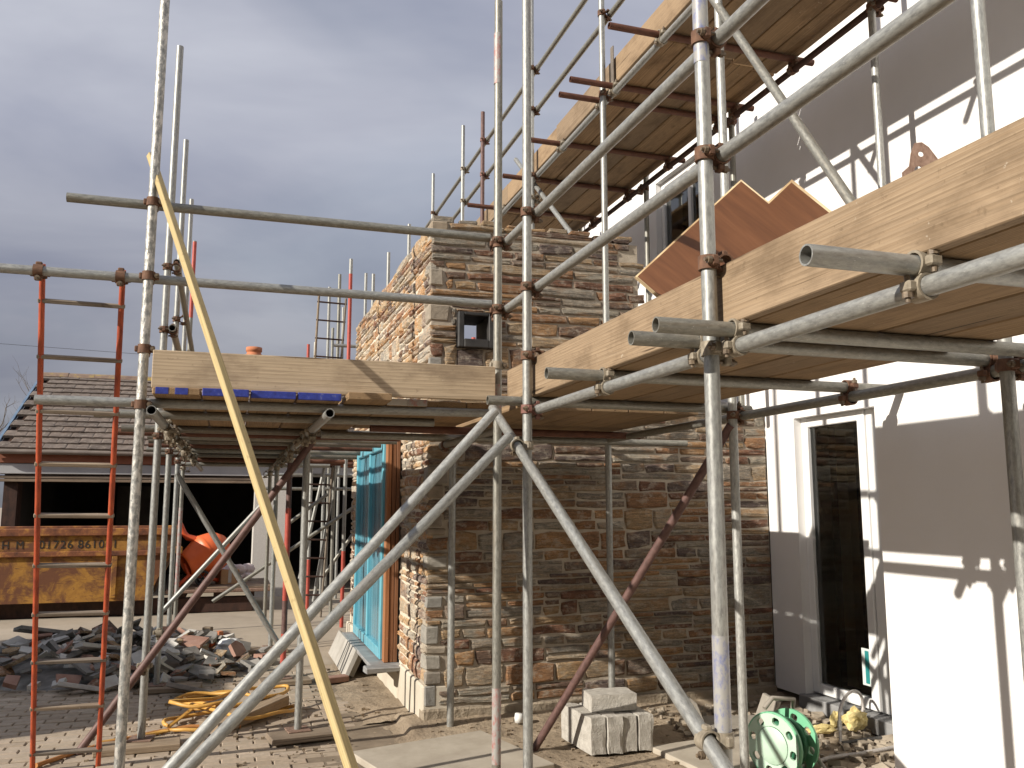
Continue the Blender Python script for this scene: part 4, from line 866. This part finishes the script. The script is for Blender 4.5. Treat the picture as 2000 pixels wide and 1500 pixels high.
# ---- low rusty trailer bed with mixer and box
bed = thing('flatbed', (-.2, 14, 0), 'low rusty flat trailer bed carrying the orange mixer', 'trailer')
MB().cbox((-4.6, SY + .2, .0), (.36, SY + .34, .215), .01).obj('side_beam', 'rust_dark', bed); MB().cbox((-.85, SY + .1, .285), (.62, SY + 1.7, .335), .01).obj('bed', 'rust_plate', bed)
for xx in (-.7, -.2, .25): MB().box((xx, SY + .22, .21), (xx + .12, SY + 1.6, .286)).obj('bearer', 'rust_dark', bed)
for k in range(5): board('plank', bed, (-.8, SY + .14 + k * .3, .337), (.60, SY + .41 + k * .3, .36), 'trim_wood')
mix = thing('cement_mixer', (-.35, 14.0, .36), 'small orange cement mixer with tilted drum beside the skip', 'cement mixer')
Mm = Matrix.Translation((-.33, 13.95, .80)) @ Matrix.Rotation(R(-118), 4, 'Y') @ Matrix.Rotation(R(20), 4, 'X')
b = MB(); b.lathe([(.001, -.34), (.16, -.33), (.27, -.22), (.305, -.05), (.31, .02)], Mm, 24); b.obj('drum_base', 'orange_plastic', mix)
b = MB(); b.lathe([(.318, .0), (.318, .045), (.30, .06), (.20, .30), (.19, .34), (.17, .34), (.18, .28), (.27, .05)], Mm, 24); b.obj('drum_cone', 'orange_plastic', mix)
b = MB(); b.path([(-.72, 13.9, 1.27), (-.66, 13.9, 1.12), (-.60, 13.9, 1.06), (-.35, 13.85, 1.01), (-.22, 13.8, .95)], [.035, .045, .05, .035, .03], 8); b.obj('tilt_handle', 'orange_dark', mix)
b = MB(); b.path([(-.70, 13.7, .37), (-.55, 13.75, .52), (-.62, 13.8, .68)], .03, 8); b.path([(-.55, 13.75, .52), (-.30, 13.85, .47), (-.1, 14.1, .40)], .028, 8); b.obj('stand', 'orange_dark', mix)
for yy in (13.72, 14.12):
    w = MB(); Mw = Matrix.Translation((-.36, yy, .475)) @ RF; w.lathe([(.115, -.02), (.115, .02), (.085, .02), (.085, -.02), (.115, -.02)], Mw, 20)
    wo = w.obj('wheel', 'rubber', mix); sp_ = MB()
    for k in range(3): a = k * math.pi / 3; sp_.box((-.086, -.008, -.01), (.086, .008, .01), 0, Mw @ Matrix.Rotation(a, 4, 'Z'))
    sp_.obj('spokes', 'rubber', wo)
bx = thing('cardboard_box', (.0, 14.2, .36), 'brown cardboard box on the trailer bed right of the mixer', 'box'); Mb = Matrix.Translation((-.02, 14.1, .361)) @ Matrix.Rotation(.35, 4, 'Z')
MB().cbox((-.14, -.12, 0), (.14, .12, .21), .006).obj('carton', 'card', bx, Mb); MB().box((-.03, -.1215, .02), (.02, .1215, .2115)).obj('tape', 'slate_pale', bx, Mb)
roll = MB(); rr = random.Random(2)
for k in range(9): roll.lathe([(.001, -.07), (.07, -.05), (.09, 0), (.07, .05), (.001, .07)], Matrix.Translation((.08 + rr.uniform(-.2, .2), 14.5 + rr.uniform(-.1, .1), .44 + .05 * (k % 3))) @ Matrix.Rotation(rr.uniform(0, 3), 4, 'X') @ Matrix.Diagonal((1.3, 1, .9, 1)), 9)
tag(roll.obj('plastic_sheeting', 'reflective_roll'), 'crumpled pink grey plastic sheeting heaped behind the cardboard box', 'sheeting', kind='stuff')

# ---- rubble heap
heap = thing('rubble_heap', (-.9, 9.3, 0), 'heap of broken grey slates and stone offcuts on the paving', 'rubble'); rh = random.Random(21)
def hz(x, y):
    a = (x + 1.05) / 1.35; c = (y - 9.35) / 1.15; d = a * a + c * c; return max(0, .31 * (1 - d) ) if d < 1 else 0
kmesh = []
for k in range(14):
    poly = []; n = rh.choice((4, 4, 5, 5, 6))
    for i in range(n): a = 2 * math.pi * (i + rh.uniform(-.25, .25)) / n; poly.append((math.cos(a) * rh.uniform(.75, 1.15), math.sin(a) * rh.uniform(.5, .8)))
    kmesh.append(poly)
core_ = []
hm = MB(); st = .12
pts = [[(-2.7 + i * st, 7.9 + j * st) for i in range(28)] for j in range(26)]
hm.add([(x, y, hz(x, y) * .62 - .045 + .02 * nz(x, y, 6, 1)) for row in pts for x, y in row], [(j * 28 + i, j * 28 + i + 1, (j + 1) * 28 + i + 1, (j + 1) * 28 + i) for j in range(25) for i in range(27)]); hm.obj('rubble_core', 'slate', heap)
for k in range(285):
    while True:
        x = rh.uniform(-2.5, .45); y = rh.uniform(8.15, 10.6); d = ((x + 1.05) / 1.5) ** 2 + ((y - 9.3) / 1.2) ** 2
        if d < 1.05 and math.hypot(x - .05, y - 9.45) > .30: break
    s = rh.uniform(.05, .15) * (1.45 if rh.random() < .25 else 1); t_ = rh.uniform(.012, .040); poly = [(p[0] * s, p[1] * s) for p in rh.choice(kmesh)]
    M = Matrix.Translation((x, y, hz(x, y) * .86 + rh.uniform(.0, .05) + .01)) @ Matrix.Rotation(rh.uniform(0, 6.3), 4, 'Z') @ Matrix.Rotation(rh.gauss(0, .42), 4, 'X') @ Matrix.Rotation(rh.gauss(0, .35), 4, 'Y')
    MB().prism(poly, (0, 0, 0), X3, Y3, Z3 * t_).obj('slate_piece', rh.choice(('slate', 'slate', 'slate', 'slate', 'slate_pale', 'slate_pale', 'slate_red', 'stone')), heap, M)
for k, (px, py, s) in enumerate(((1005, 0, 0),)): pass
for (px, py, a, ln, w) in ((110, 1268, .55, .75, .16), (160, 1315, .1, .35, .13), (385, 1320, -.15, .45, .20), (395, 1235, 2.5, .8, .10), (200, 1290, .75, .5, .12)):
    v = at(px, py, 1) - camo.location; g = camo.location + v * ((.16 - H) / v.z); g.z = max(.05, hz(g.x, g.y) + .05)
    MB().cbox((-ln / 2, -w / 2, -.018), (ln / 2, w / 2, .018), .004).obj('slate_piece', 'slate_pale' if w < .14 else 'slate', heap, Matrix.Translation(g) @ Matrix.Rotation(a, 4, 'Z') @ Matrix.Rotation(.22, 4, 'Y') @ Matrix.Rotation(-.25, 4, 'X'))
def gp(px, py, z=0.0): v = at(px, py, 1) - camo.location; return camo.location + v * ((z - H) / v.z)
def crumple(name, c, r, mat, label, cat, seed, sq=(1, 1, .7)):
    bm = bmesh.new(); bmesh.ops.create_icosphere(bm, subdivisions=3, radius=1)
    for v in bm.verts:
        n = v.co.normalized(); k = 1 + .38 * noise.noise(n * 2.1 + Vector((seed, 0, 0))) + .22 * noise.noise(n * 5 + Vector((0, seed, 0))); v.co = Vector((n.x * k * sq[0], n.y * k * sq[1], n.z * k * sq[2])) * r
    zm = min(v.co.z for v in bm.verts)
    for v in bm.verts: v.co.z -= zm
    me = bpy.data.meshes.new(name); bm.to_mesh(me); bm.free(); me.materials.append(MATS[mat]); o = link(bpy.data.objects.new(name, me), None, Matrix.Translation(c)); return tag(o, label, cat)
crumple('plastic_bag', gp(445, 1287), .13, 'plastic_bag', 'crumpled white plastic bag at the right edge of the rubble heap', 'bag', 3.1)
crumple('plastic_bag', gp(418, 1300), .075, 'plastic_bag', 'small flattened clear plastic wrapper in front of the rubble heap', 'wrapper', 5.7, (1.3, 1, .6))
crumple('yellow_lid', gp(445, 1283) + Z3 * .135, .035, 'yellow_plastic', 'bright yellow bottle top on the white plastic bag', 'bottle top', 7.9)
crumple('orange_scrap', gp(413, 1275), .05, 'orange_plastic', 'orange plastic scrap left of the white bag', 'scrap', 2.9, (.6, .6, 1.3))
for k, (px, py, lab, sz) in enumerate(((430, 1242, 'dark brown brick lying at the back right of the rubble', (.22, .10, .065)), (405, 1240, 'upended yellowish stone brick right of the rubble heap', (.10, .10, .13)), (427, 1250, 'small pale orange brick end on the dark brick', (.07, .07, .07)))):
    o = MB().cbox((-sz[0] / 2, -sz[1] / 2, 0), (sz[0] / 2, sz[1] / 2, sz[2]), .006, jit=.004).obj('brick', ('rust_dark', 'sand', 'terracotta')[k], None, Matrix.Translation(gp(px, py + 8) + Z3 * (.006 if k < 2 else .07)) @ Matrix.Rotation(.3 + k, 4, 'Z')); tag(o, lab, 'brick')

# ---- sole boards under the standards
for k, (x, y, ln, a, lab) in enumerate(((-.50, 6.17, .50, .06, 'timber sole board under the second standard from left, at the front'), (.50, 6.12, .42, .16, 'timber sole board under the standard right of the coiled hose'), (.50, 8.0, .42, .1, 'timber sole board under the red brown standard'), (-.42, 8.0, .48, -.06, 'timber sole board at the front edge of the rubble'), (.42, 9.75, .40, .05, 'small sole board beneath the farthest brace foot'))):
    o = board('sole_board', None, (x - ln / 2, y - .11, .006), (x + ln / 2, y + .11, .044), 'sole', .004); o.rotation_euler.z = a; tag(o, lab, 'board')
o = MB().cbox((-.34, -.112, 0), (.34, .112, .07), .005).obj('scaffold_board_offcut', 'sole', None, Matrix.Translation((.16, 6.72, .03)) @ Matrix.Rotation(R(48), 4, 'Z') @ Matrix.Rotation(R(-5), 4, 'Y')); tag(o, 'thick board offcut lying under the coiled yellow hose', 'board')
# ---- coiled hose
hp = []
def loop(cx, cy, rx, ry, rot, a0, a1, n=22, z0=.02, z1=.02):
    for k in range(n):
        a = R(a0 + (a1 - a0) * k / (n - 1)); x = rx * math.cos(a); y = ry * math.sin(a); hp.append(Vector((cx + x * math.cos(rot) - y * math.sin(rot), cy + x * math.sin(rot) + y * math.cos(rot), z0 + (z1 - z0) * k / (n - 1) + .008 * math.sin(k))))
hp.append(Vector((-.75, 6.35, .018))); hp.append(Vector((-.45, 6.48, .018)))
loop(-.12, 6.70, .27, .20, .3, 200, 560, 24, .018, .05); loop(-.02, 7.15, .26, .20, .2, 210, 570, 24, .05, .11); loop(.20, 6.98, .34, .14, .7, 150, 510, 26, .11, .15); loop(-.14, 6.95, .24, .24, .1, 190, 500, 24, .14, .12)
loop(.28, 6.70, .30, .13, .75, 160, 400, 18, .10, .03)
hose = MB().path(hp, .013, 8).obj('hose', 'hose_yellow'); tag(hose, 'tangled coil of yellow air hose on the paving', 'hose')
hs = MB().path([gp(70, 1502) + Z3 * .02, gp(140, 1478) + Z3 * .02, gp(200, 1462) + Z3 * .025, gp(300, 1437) + Z3 * .02, gp(370, 1425) + Z3 * .02, gp(470, 1425) + Z3 * .02], .014, 8).obj('hose', 'hose_orange'); tag(hs, 'straight orange hose running across the paving at bottom left', 'hose')
hs = MB().path([Vector((1.62 + .16 * math.cos(R(a)), 4.72 + .16 * math.sin(R(a)), .03)) for a in range(20, 330, 15)], .014, 8).obj('hose', 'hose_yellow'); tag(hs, 'short loop of yellow hose at the foot of the central standard', 'hose')

# ---- concrete blocks
def block(c, sz, rz, lab, ry=0):
    b = MB(); bm = bmesh.new(); bmesh.ops.create_cube(bm, size=1)
    bmesh.ops.subdivide_edges(bm, edges=list(bm.edges), cuts=4, use_grid_fill=True); sd_ = random.random() * 50
    for v in bm.verts:
        p = Vector((v.co.x * sz[0], v.co.y * sz[1], v.co.z * sz[2])); ed = sum(1 for i in range(3) if abs(abs(v.co[i]) - .5) < 1e-4)
        amp = .0025 + (.005 if ed >= 2 else 0); v.co = p * (1 - (.006 if ed >= 2 else 0)) + noise.noise_vector(p * 23 + Vector((sd_, 0, 0))) * amp
    me = bpy.data.meshes.new('concrete_block'); bm.to_mesh(me); bm.free(); me.materials.append(MATS['block']); M = Matrix.Translation(c) @ Matrix.Rotation(rz, 4, 'Z') @ Matrix.Rotation(ry, 4, 'Y')
    return tag(link(bpy.data.objects.new('concrete_block', me), None, M), lab, 'concrete block', 'concrete blocks stacked by the stone wall')
zb = .022
block((2.175, 5.34, zb + .108), (.10, .44, .215), .06, 'concrete block on edge at the left end of the stack')
block((2.292, 5.33, zb + .108), (.10, .44, .215), .02, 'concrete block on edge, second from left in the stack')
block((2.402, 5.345, zb + .105), (.10, .44, .21), -.02, 'concrete block on edge, third from left in the stack')
block((2.508, 5.34, zb + .106), (.10, .44, .212), .01, 'concrete block on edge at the right end of the stack')
block((2.36, 5.345, zb + .2165 + .052), (.30, .215, .102), -.10, 'shorter concrete block lying across the top of the stack')
# ---- slabs on the ground
def slab(c, sx, sy, t, rz, lab, mat='slab', rx=0): return tag(MB().cbox((-sx / 2, -sy / 2, 0), (sx / 2, sy / 2, t), .005, jit=.004).obj('paving_slab', mat, None, Matrix.Translation(c) @ Matrix.Rotation(rz, 4, 'Z') @ Matrix.Rotation(rx, 4, 'X')), lab, 'slab')
slab((1.30, 5.28, .0), .92, .86, .045, .25, 'large dusty concrete slab lying flat at bottom centre', 'concrete')
slab((2.95, 4.9, .0), .75, .6, .04, .1, 'broken concrete slab under the long brace right of the blocks', 'concrete')
for k in range(3): slab((1.06 - .035 * k, 8.55 + .01 * k, .02), .05, 1.1 if k < 2 else .9, .0, 0, '') if False else None
for k, (y, ln) in enumerate(((8.9, .85), (8.22, .42))):
    o = MB().cbox((-.022, -ln / 2, 0), (.022, ln / 2, .25), .004, jit=.003).obj('paving_slab', 'slab', None, Matrix.Translation((1.02, y, .02)) @ Matrix.Rotation(R(-24), 4, 'Y').inverted()); tag(o, ('long grey slab leaning against the window sill', 'short grey slab leaning at the near end of the window sill')[k], 'slab')
o = MB().cbox((-.022, -.55, 0), (.022, .55, .25), .004, jit=.003).obj('paving_slab', 'slab', None, Matrix.Translation((1.075, 8.62, .015)) @ Matrix.Rotation(R(24), 4, 'Y')); tag(o, 'grey slab behind the leaning slabs at the window sill', 'slab')
tag(MB().cbox((-.10, -.05, 0), (.10, .05, .05), .006).obj('brick', 'slate_red', None, Matrix.Translation((.93, 7.95, .004)) @ Matrix.Rotation(.3, 4, 'Z')), 'red brown brick lying before the leaning slabs', 'brick')
tag(MB().lathe([(.001, 0), (.03, 0), (.033, .03), (.028, .06), (.001, .06)], Matrix.Translation((1.94, 5.92, .05)), 10).obj('plastic_cup', 'white_plastic'), 'small white plastic cup on the earth near the stone wall', 'cup')

# ---- hose reel
reel = thing('hose_reel', (3.0, 4.5, 0), 'green garden hose reel on its side stand behind the right standard', 'hose reel')
ax = Vector((.94, .33, .0)).normalized(); hx = Vector((-ax.y, ax.x, 0)); 
def disc(name, c, R0, mat, holes_mat, th=.016, n=48):
    """plastic flange with rounded square holes near the rim"""
    bm = bmesh.new(); ov = [bm.verts.new((R0 * math.cos(2 * math.pi * i / n), R0 * math.sin(2 * math.pi * i / n), 0)) for i in range(n)]; ed = [bm.edges.new((ov[i], ov[(i + 1) % n])) for i in range(n)]
    for k in range(8):
        a = 2 * math.pi * k / 8 + .2; cx, cy = .77 * R0 * math.cos(a), .77 * R0 * math.sin(a); hv = []
        for i in range(12):
            t = 2 * math.pi * i / 12; q = (abs(math.cos(t)) ** 3.2 + abs(math.sin(t)) ** 3.2) ** (-1 / 3.2) * .115 * R0; lx_, ly_ = q * math.cos(t), q * 1.15 * math.sin(t)
            hv.append(bm.verts.new((cx + lx_ * math.cos(a) - ly_ * math.sin(a), cy + lx_ * math.sin(a) + ly_ * math.cos(a), 0)))
        ed += [bm.edges.new((hv[i], hv[(i + 1) % 12])) for i in range(12)]
    bmesh.ops.triangle_fill(bm, edges=ed, use_beauty=True); g = bmesh.ops.extrude_face_region(bm, geom=list(bm.faces)); bmesh.ops.translate(bm, verts=[v for v in g['geom'] if isinstance(v, bmesh.types.BMVert)], vec=(0, 0, th)); bmesh.ops.recalc_face_normals(bm, faces=bm.faces)
    me = bpy.data.meshes.new(name); bm.to_mesh(me); bm.free(); me.materials.append(MATS[mat]); M = Matrix((hx, Z3, hx.cross(Z3))).transposed().to_4x4(); M.translation = c; return link(bpy.data.objects.new(name, me), reel, M), M
rc = Vector((2.97, 4.46, .178))
fo, FM = disc('front_flange', rc - ax * .0, .178, 'reel_pale', None); bo, BM_ = disc('back_flange', rc + ax * .17, .178, 'reel_green', None)
sgn = -1 if (FM.to_3x3() @ Z3).dot(ax) > 0 else 1
b = MB(); b.lathe([(.001, .004), (.098, .004), (.102, .0)], Matrix.Translation(rc - ax * .003) @ FM.to_3x3().to_4x4() @ Matrix.Diagonal((1, 1, sgn, 1)), 32); b.obj('hub_cap', 'reel_pale', fo)
b = MB(); b.lathe([(.174, 0), (.182, 0), (.182, .028), (.174, .028)], FM, 40); b.obj('rim', 'reel_green', fo)
MB().tube(rc, rc + ax * .17, .105, 24).obj('drum', 'reel_dark', reel)
for k in range(5): MB().path([rc + ax * (.03 + k * .029) + (hx * math.cos(R(a)) + Z3 * math.sin(R(a))) * (.118 + .012 * (k % 2)) for a in range(0, 360, 20)], .016, 6, closed=True).obj('hose_turn', 'reel_dark', reel)
f0 = rc - ax * .03; f1 = rc + ax * .24
b = MB()
for c in (f1,): b.path([c + hx * .18 - Z3 * .165, c + hx * .05 + Z3 * .02, c + hx * .02 + Z3 * .22, c - ax * .20 + hx * .02 + Z3 * .25, c - ax * .26 + hx * .03 + Z3 * .20], .014, 8); b.path([c - hx * .20 - Z3 * .165, c - hx * .05 + Z3 * .0, c + hx * .02 + Z3 * .1], .013, 8)
b.obj('stand', 'reel_grey', reel); MB().tube(f1 - hx * .18 - Z3 * .15 - ax * .1, f1 - hx * .18 - Z3 * .15 + ax * .05, .022, 12).obj('foot', 'reel_grey', reel)

# ---- rubbish by the door
crumple('foam_lump', gp(1672, 1428, .05), .075, 'foam', 'broken lump of yellow expanding foam below the glazed door', 'foam', 1.3, (1.1, .7, .9))
crumple('foam_strip', gp(1605, 1434, .03), .06, 'foam', 'pointed strip of yellow foam left of the foam lump', 'foam', 4.2, (1.7, .5, .5))
crumple('foam_strip', gp(1634, 1424, .04), .055, 'foam', 'small upright yellow foam piece behind the braided pipe', 'foam', 6.6, (.8, .6, 1.0))
lb = gp(1642, 1450, .03); l2 = gp(1688, 1420, .03)
arc = [lb + Z3 * t for t in (0, .05, .10, .14)]; mid = (lb + l2) / 2
for a in range(170, 5, -15): arc.append(mid + (l2 - lb) * .5 * math.cos(R(a)) + Z3 * (.15 + .12 * math.sin(R(a))))
arc += [l2 + Z3 * .12, l2 + Z3 * .06 - (l2 - lb) * .15]
pipe = thing('braided_pipe', lb, 'braided flexible water pipe bent in an arch before the glazed door', 'pipe'); MB().path(arc, .010, 10).obj('pipe', 'hose_grey', pipe)
for p in (lb + Z3 * .10, l2 + Z3 * .09): MB().tube(p - Z3 * .025, p + Z3 * .03, .0145, 8).obj('fitting', 'slate_pale', pipe)
hs = MB().path([gp(1645, 1452, .03), gp(1690, 1445, .04), gp(1735, 1440, .04), gp(1780, 1445, .03), gp(1830, 1445, .03)], .014, 8).obj('hose', 'hose_black'); tag(hs, 'black rubber hose joined to the braided pipe', 'hose')
hs = MB().path([gp(1560, 1500, .03), gp(1620, 1480, .03), gp(1680, 1472, .035), gp(1735, 1462, .04), gp(1800, 1450, .03)], .013, 8).obj('hose', 'hose_grey'); tag(hs, 'grey dusty hose lying over the rubble at bottom right', 'hose')
tray = thing('plastic_trough', gp(1490, 1385, .02), 'grey plastic trough lying against the foot of the stone wall', 'trough'); tp = Vector((3.35, 5.5, .03))
b = MB(); Mt_ = Matrix.Translation(tp) @ Matrix.Rotation(-.25, 4, 'Z')
b.prism([(-.24, 0), (.24, 0), (.30, .17), (.28, .17), (.22, .02), (-.22, .02), (-.28, .17), (-.30, .17)], Mt_ @ Vector((0, -.13, 0)), Mt_.to_3x3() @ X3, Z3, Mt_.to_3x3() @ Y3 * .30); b.obj('shell', 'reel_grey', tray)
deb = MB(); rd = random.Random(33)
for k in range(420):
    x = rd.uniform(2.95, 4.12); y = rd.uniform(3.75, 6.0); s = rd.uniform(.012, .06); n = rd.choice((4, 5, 5, 6)); poly = []
    for i in range(n): a = 2 * math.pi * (i + rd.uniform(-.25, .25)) / n; poly.append((math.cos(a) * s * rd.uniform(.7, 1.2), math.sin(a) * s * rd.uniform(.5, .9)))
    M = Matrix.Translation((x, y, earth_z(x, y) + .004)) @ Matrix.Rotation(rd.uniform(0, 6), 4, 'Z') @ Matrix.Rotation(rd.gauss(0, .3), 4, 'X'); deb.prism(poly, M.translation, M.to_3x3() @ X3, M.to_3x3() @ Y3, M.to_3x3() @ Z3 * rd.uniform(.01, .035))
tag(deb.obj('stone_chippings', 'chip'), 'scattered stone chippings on the earth below the glazed door', 'rubble', kind='stuff')
grit = MB()
for k in range(900):
    x = rd.uniform(-.8, 4.0); y = rd.uniform(4.4, 8.6) if x < 1.25 else rd.uniform(4.4, 6.1); s = abs(rd.gauss(0, .006)) + .003; z = earth_z(x, y) if (x > .8 and y < 6.4) else .006
    grit.prism([(-s, -s), (s, -s * .7), (s * .8, s), (-s * .6, s * .8)], (x, y, z - s * .3), X3, Y3, Z3 * s * 1.1)
tag(grit.obj('grit', 'earth'), 'loose grit and crumbs of earth scattered over the ground', 'grit', kind='stuff')

# ---- steel site cabin off to the left, whose shadow falls over the heap and paving
cab = thing('site_cabin', (-5.4, 8, 0), 'dark green steel site cabin standing left of the rubble heap', 'cabin')
MB().cbox((-6.55, 5.85, .14), (-4.25, 10.3, 2.12), .02).obj('shell', 'reel_dark', cab); MB().cbox((-6.6, 5.8, 2.12), (-4.2, 10.35, 2.18), .01).obj('roof', 'roofing', cab)
for k in range(22): MB().cbox((-4.25, 5.95 + k * .2, .2), (-4.215, 6.05 + k * .2, 2.08), .006).obj('rib', 'reel_dark', cab)
for k in range(10): MB().cbox((-6.45 + k * .22, 5.815, .2), (-6.34 + k * .22, 5.85, 2.08), .006).obj('rib', 'reel_dark', cab)
for x in (-6.4, -4.45):
    for y in (6.0, 10.1): MB().cbox((x - .1, y - .1, 0), (x + .1, y + .1, .14), .006).obj('foot_block', 'concrete', cab)

# ---- unseen hedge added behind the camera to cut fill light on the stone
simple('blocker_leaf', (.018, .040, .016), (.055, .095, .035), 3, .8, 4, 0, rnd=True)
hed = thing('blocker_hedge', (0, -5, 0), 'unseen dark hedge added behind the viewpoint to block light from the stone wall', 'hedge'); rg = random.Random(77)
hb = MB(); nxh = 60; nzh = 16; vs_ = []; fs2 = []
for side_ in (0, 1):
    for j in range(nzh + 1):
        for i in range(nxh + 1):
            x = -8 + 18 * i / nxh; z = 6.4 * j / nzh; w_ = (.9 - .45 * (j / nzh) ** 2) + .25 * noise.noise(Vector((x * 1.2, z * 1.2, side_ * 9))); vs_.append((x, -5 + (w_ if side_ == 0 else -w_), z * (1 + .06 * noise.noise(Vector((x * .8, 3, 1))))))
for side_ in (0, 1):
    o_ = side_ * (nxh + 1) * (nzh + 1)
    for j in range(nzh):
        for i in range(nxh): a = o_ + j * (nxh + 1) + i; fs2.append((a, a + 1, a + nxh + 2, a + nxh + 1))
k2 = (nxh + 1) * (nzh + 1); fs2 += [(nzh * (nxh + 1) + i, nzh * (nxh + 1) + i + 1, k2 + nzh * (nxh + 1) + i + 1, k2 + nzh * (nxh + 1) + i) for i in range(nxh)]
hb.add(vs_, fs2); hb.obj('blocker_body', 'blocker_leaf', hed)
lf = MB()
for k in range(9000):
    p = Vector(rg.choice(vs_)); p += Vector((rg.gauss(0, .16), rg.gauss(0, .10), rg.gauss(0, .2))); d = Vector((rg.gauss(0, 1), rg.gauss(0, 1), rg.gauss(.4, 1))).normalized(); e = d.orthogonal().normalized(); q = rg.uniform(.06, .16); lf.add([p - e * q * .35, p + d * q, p + e * q * .35, p - d * q * .4], [(0, 1, 2, 3)])
tag(lf.obj('foliage', 'blocker_leaf', hed), kind='stuff')
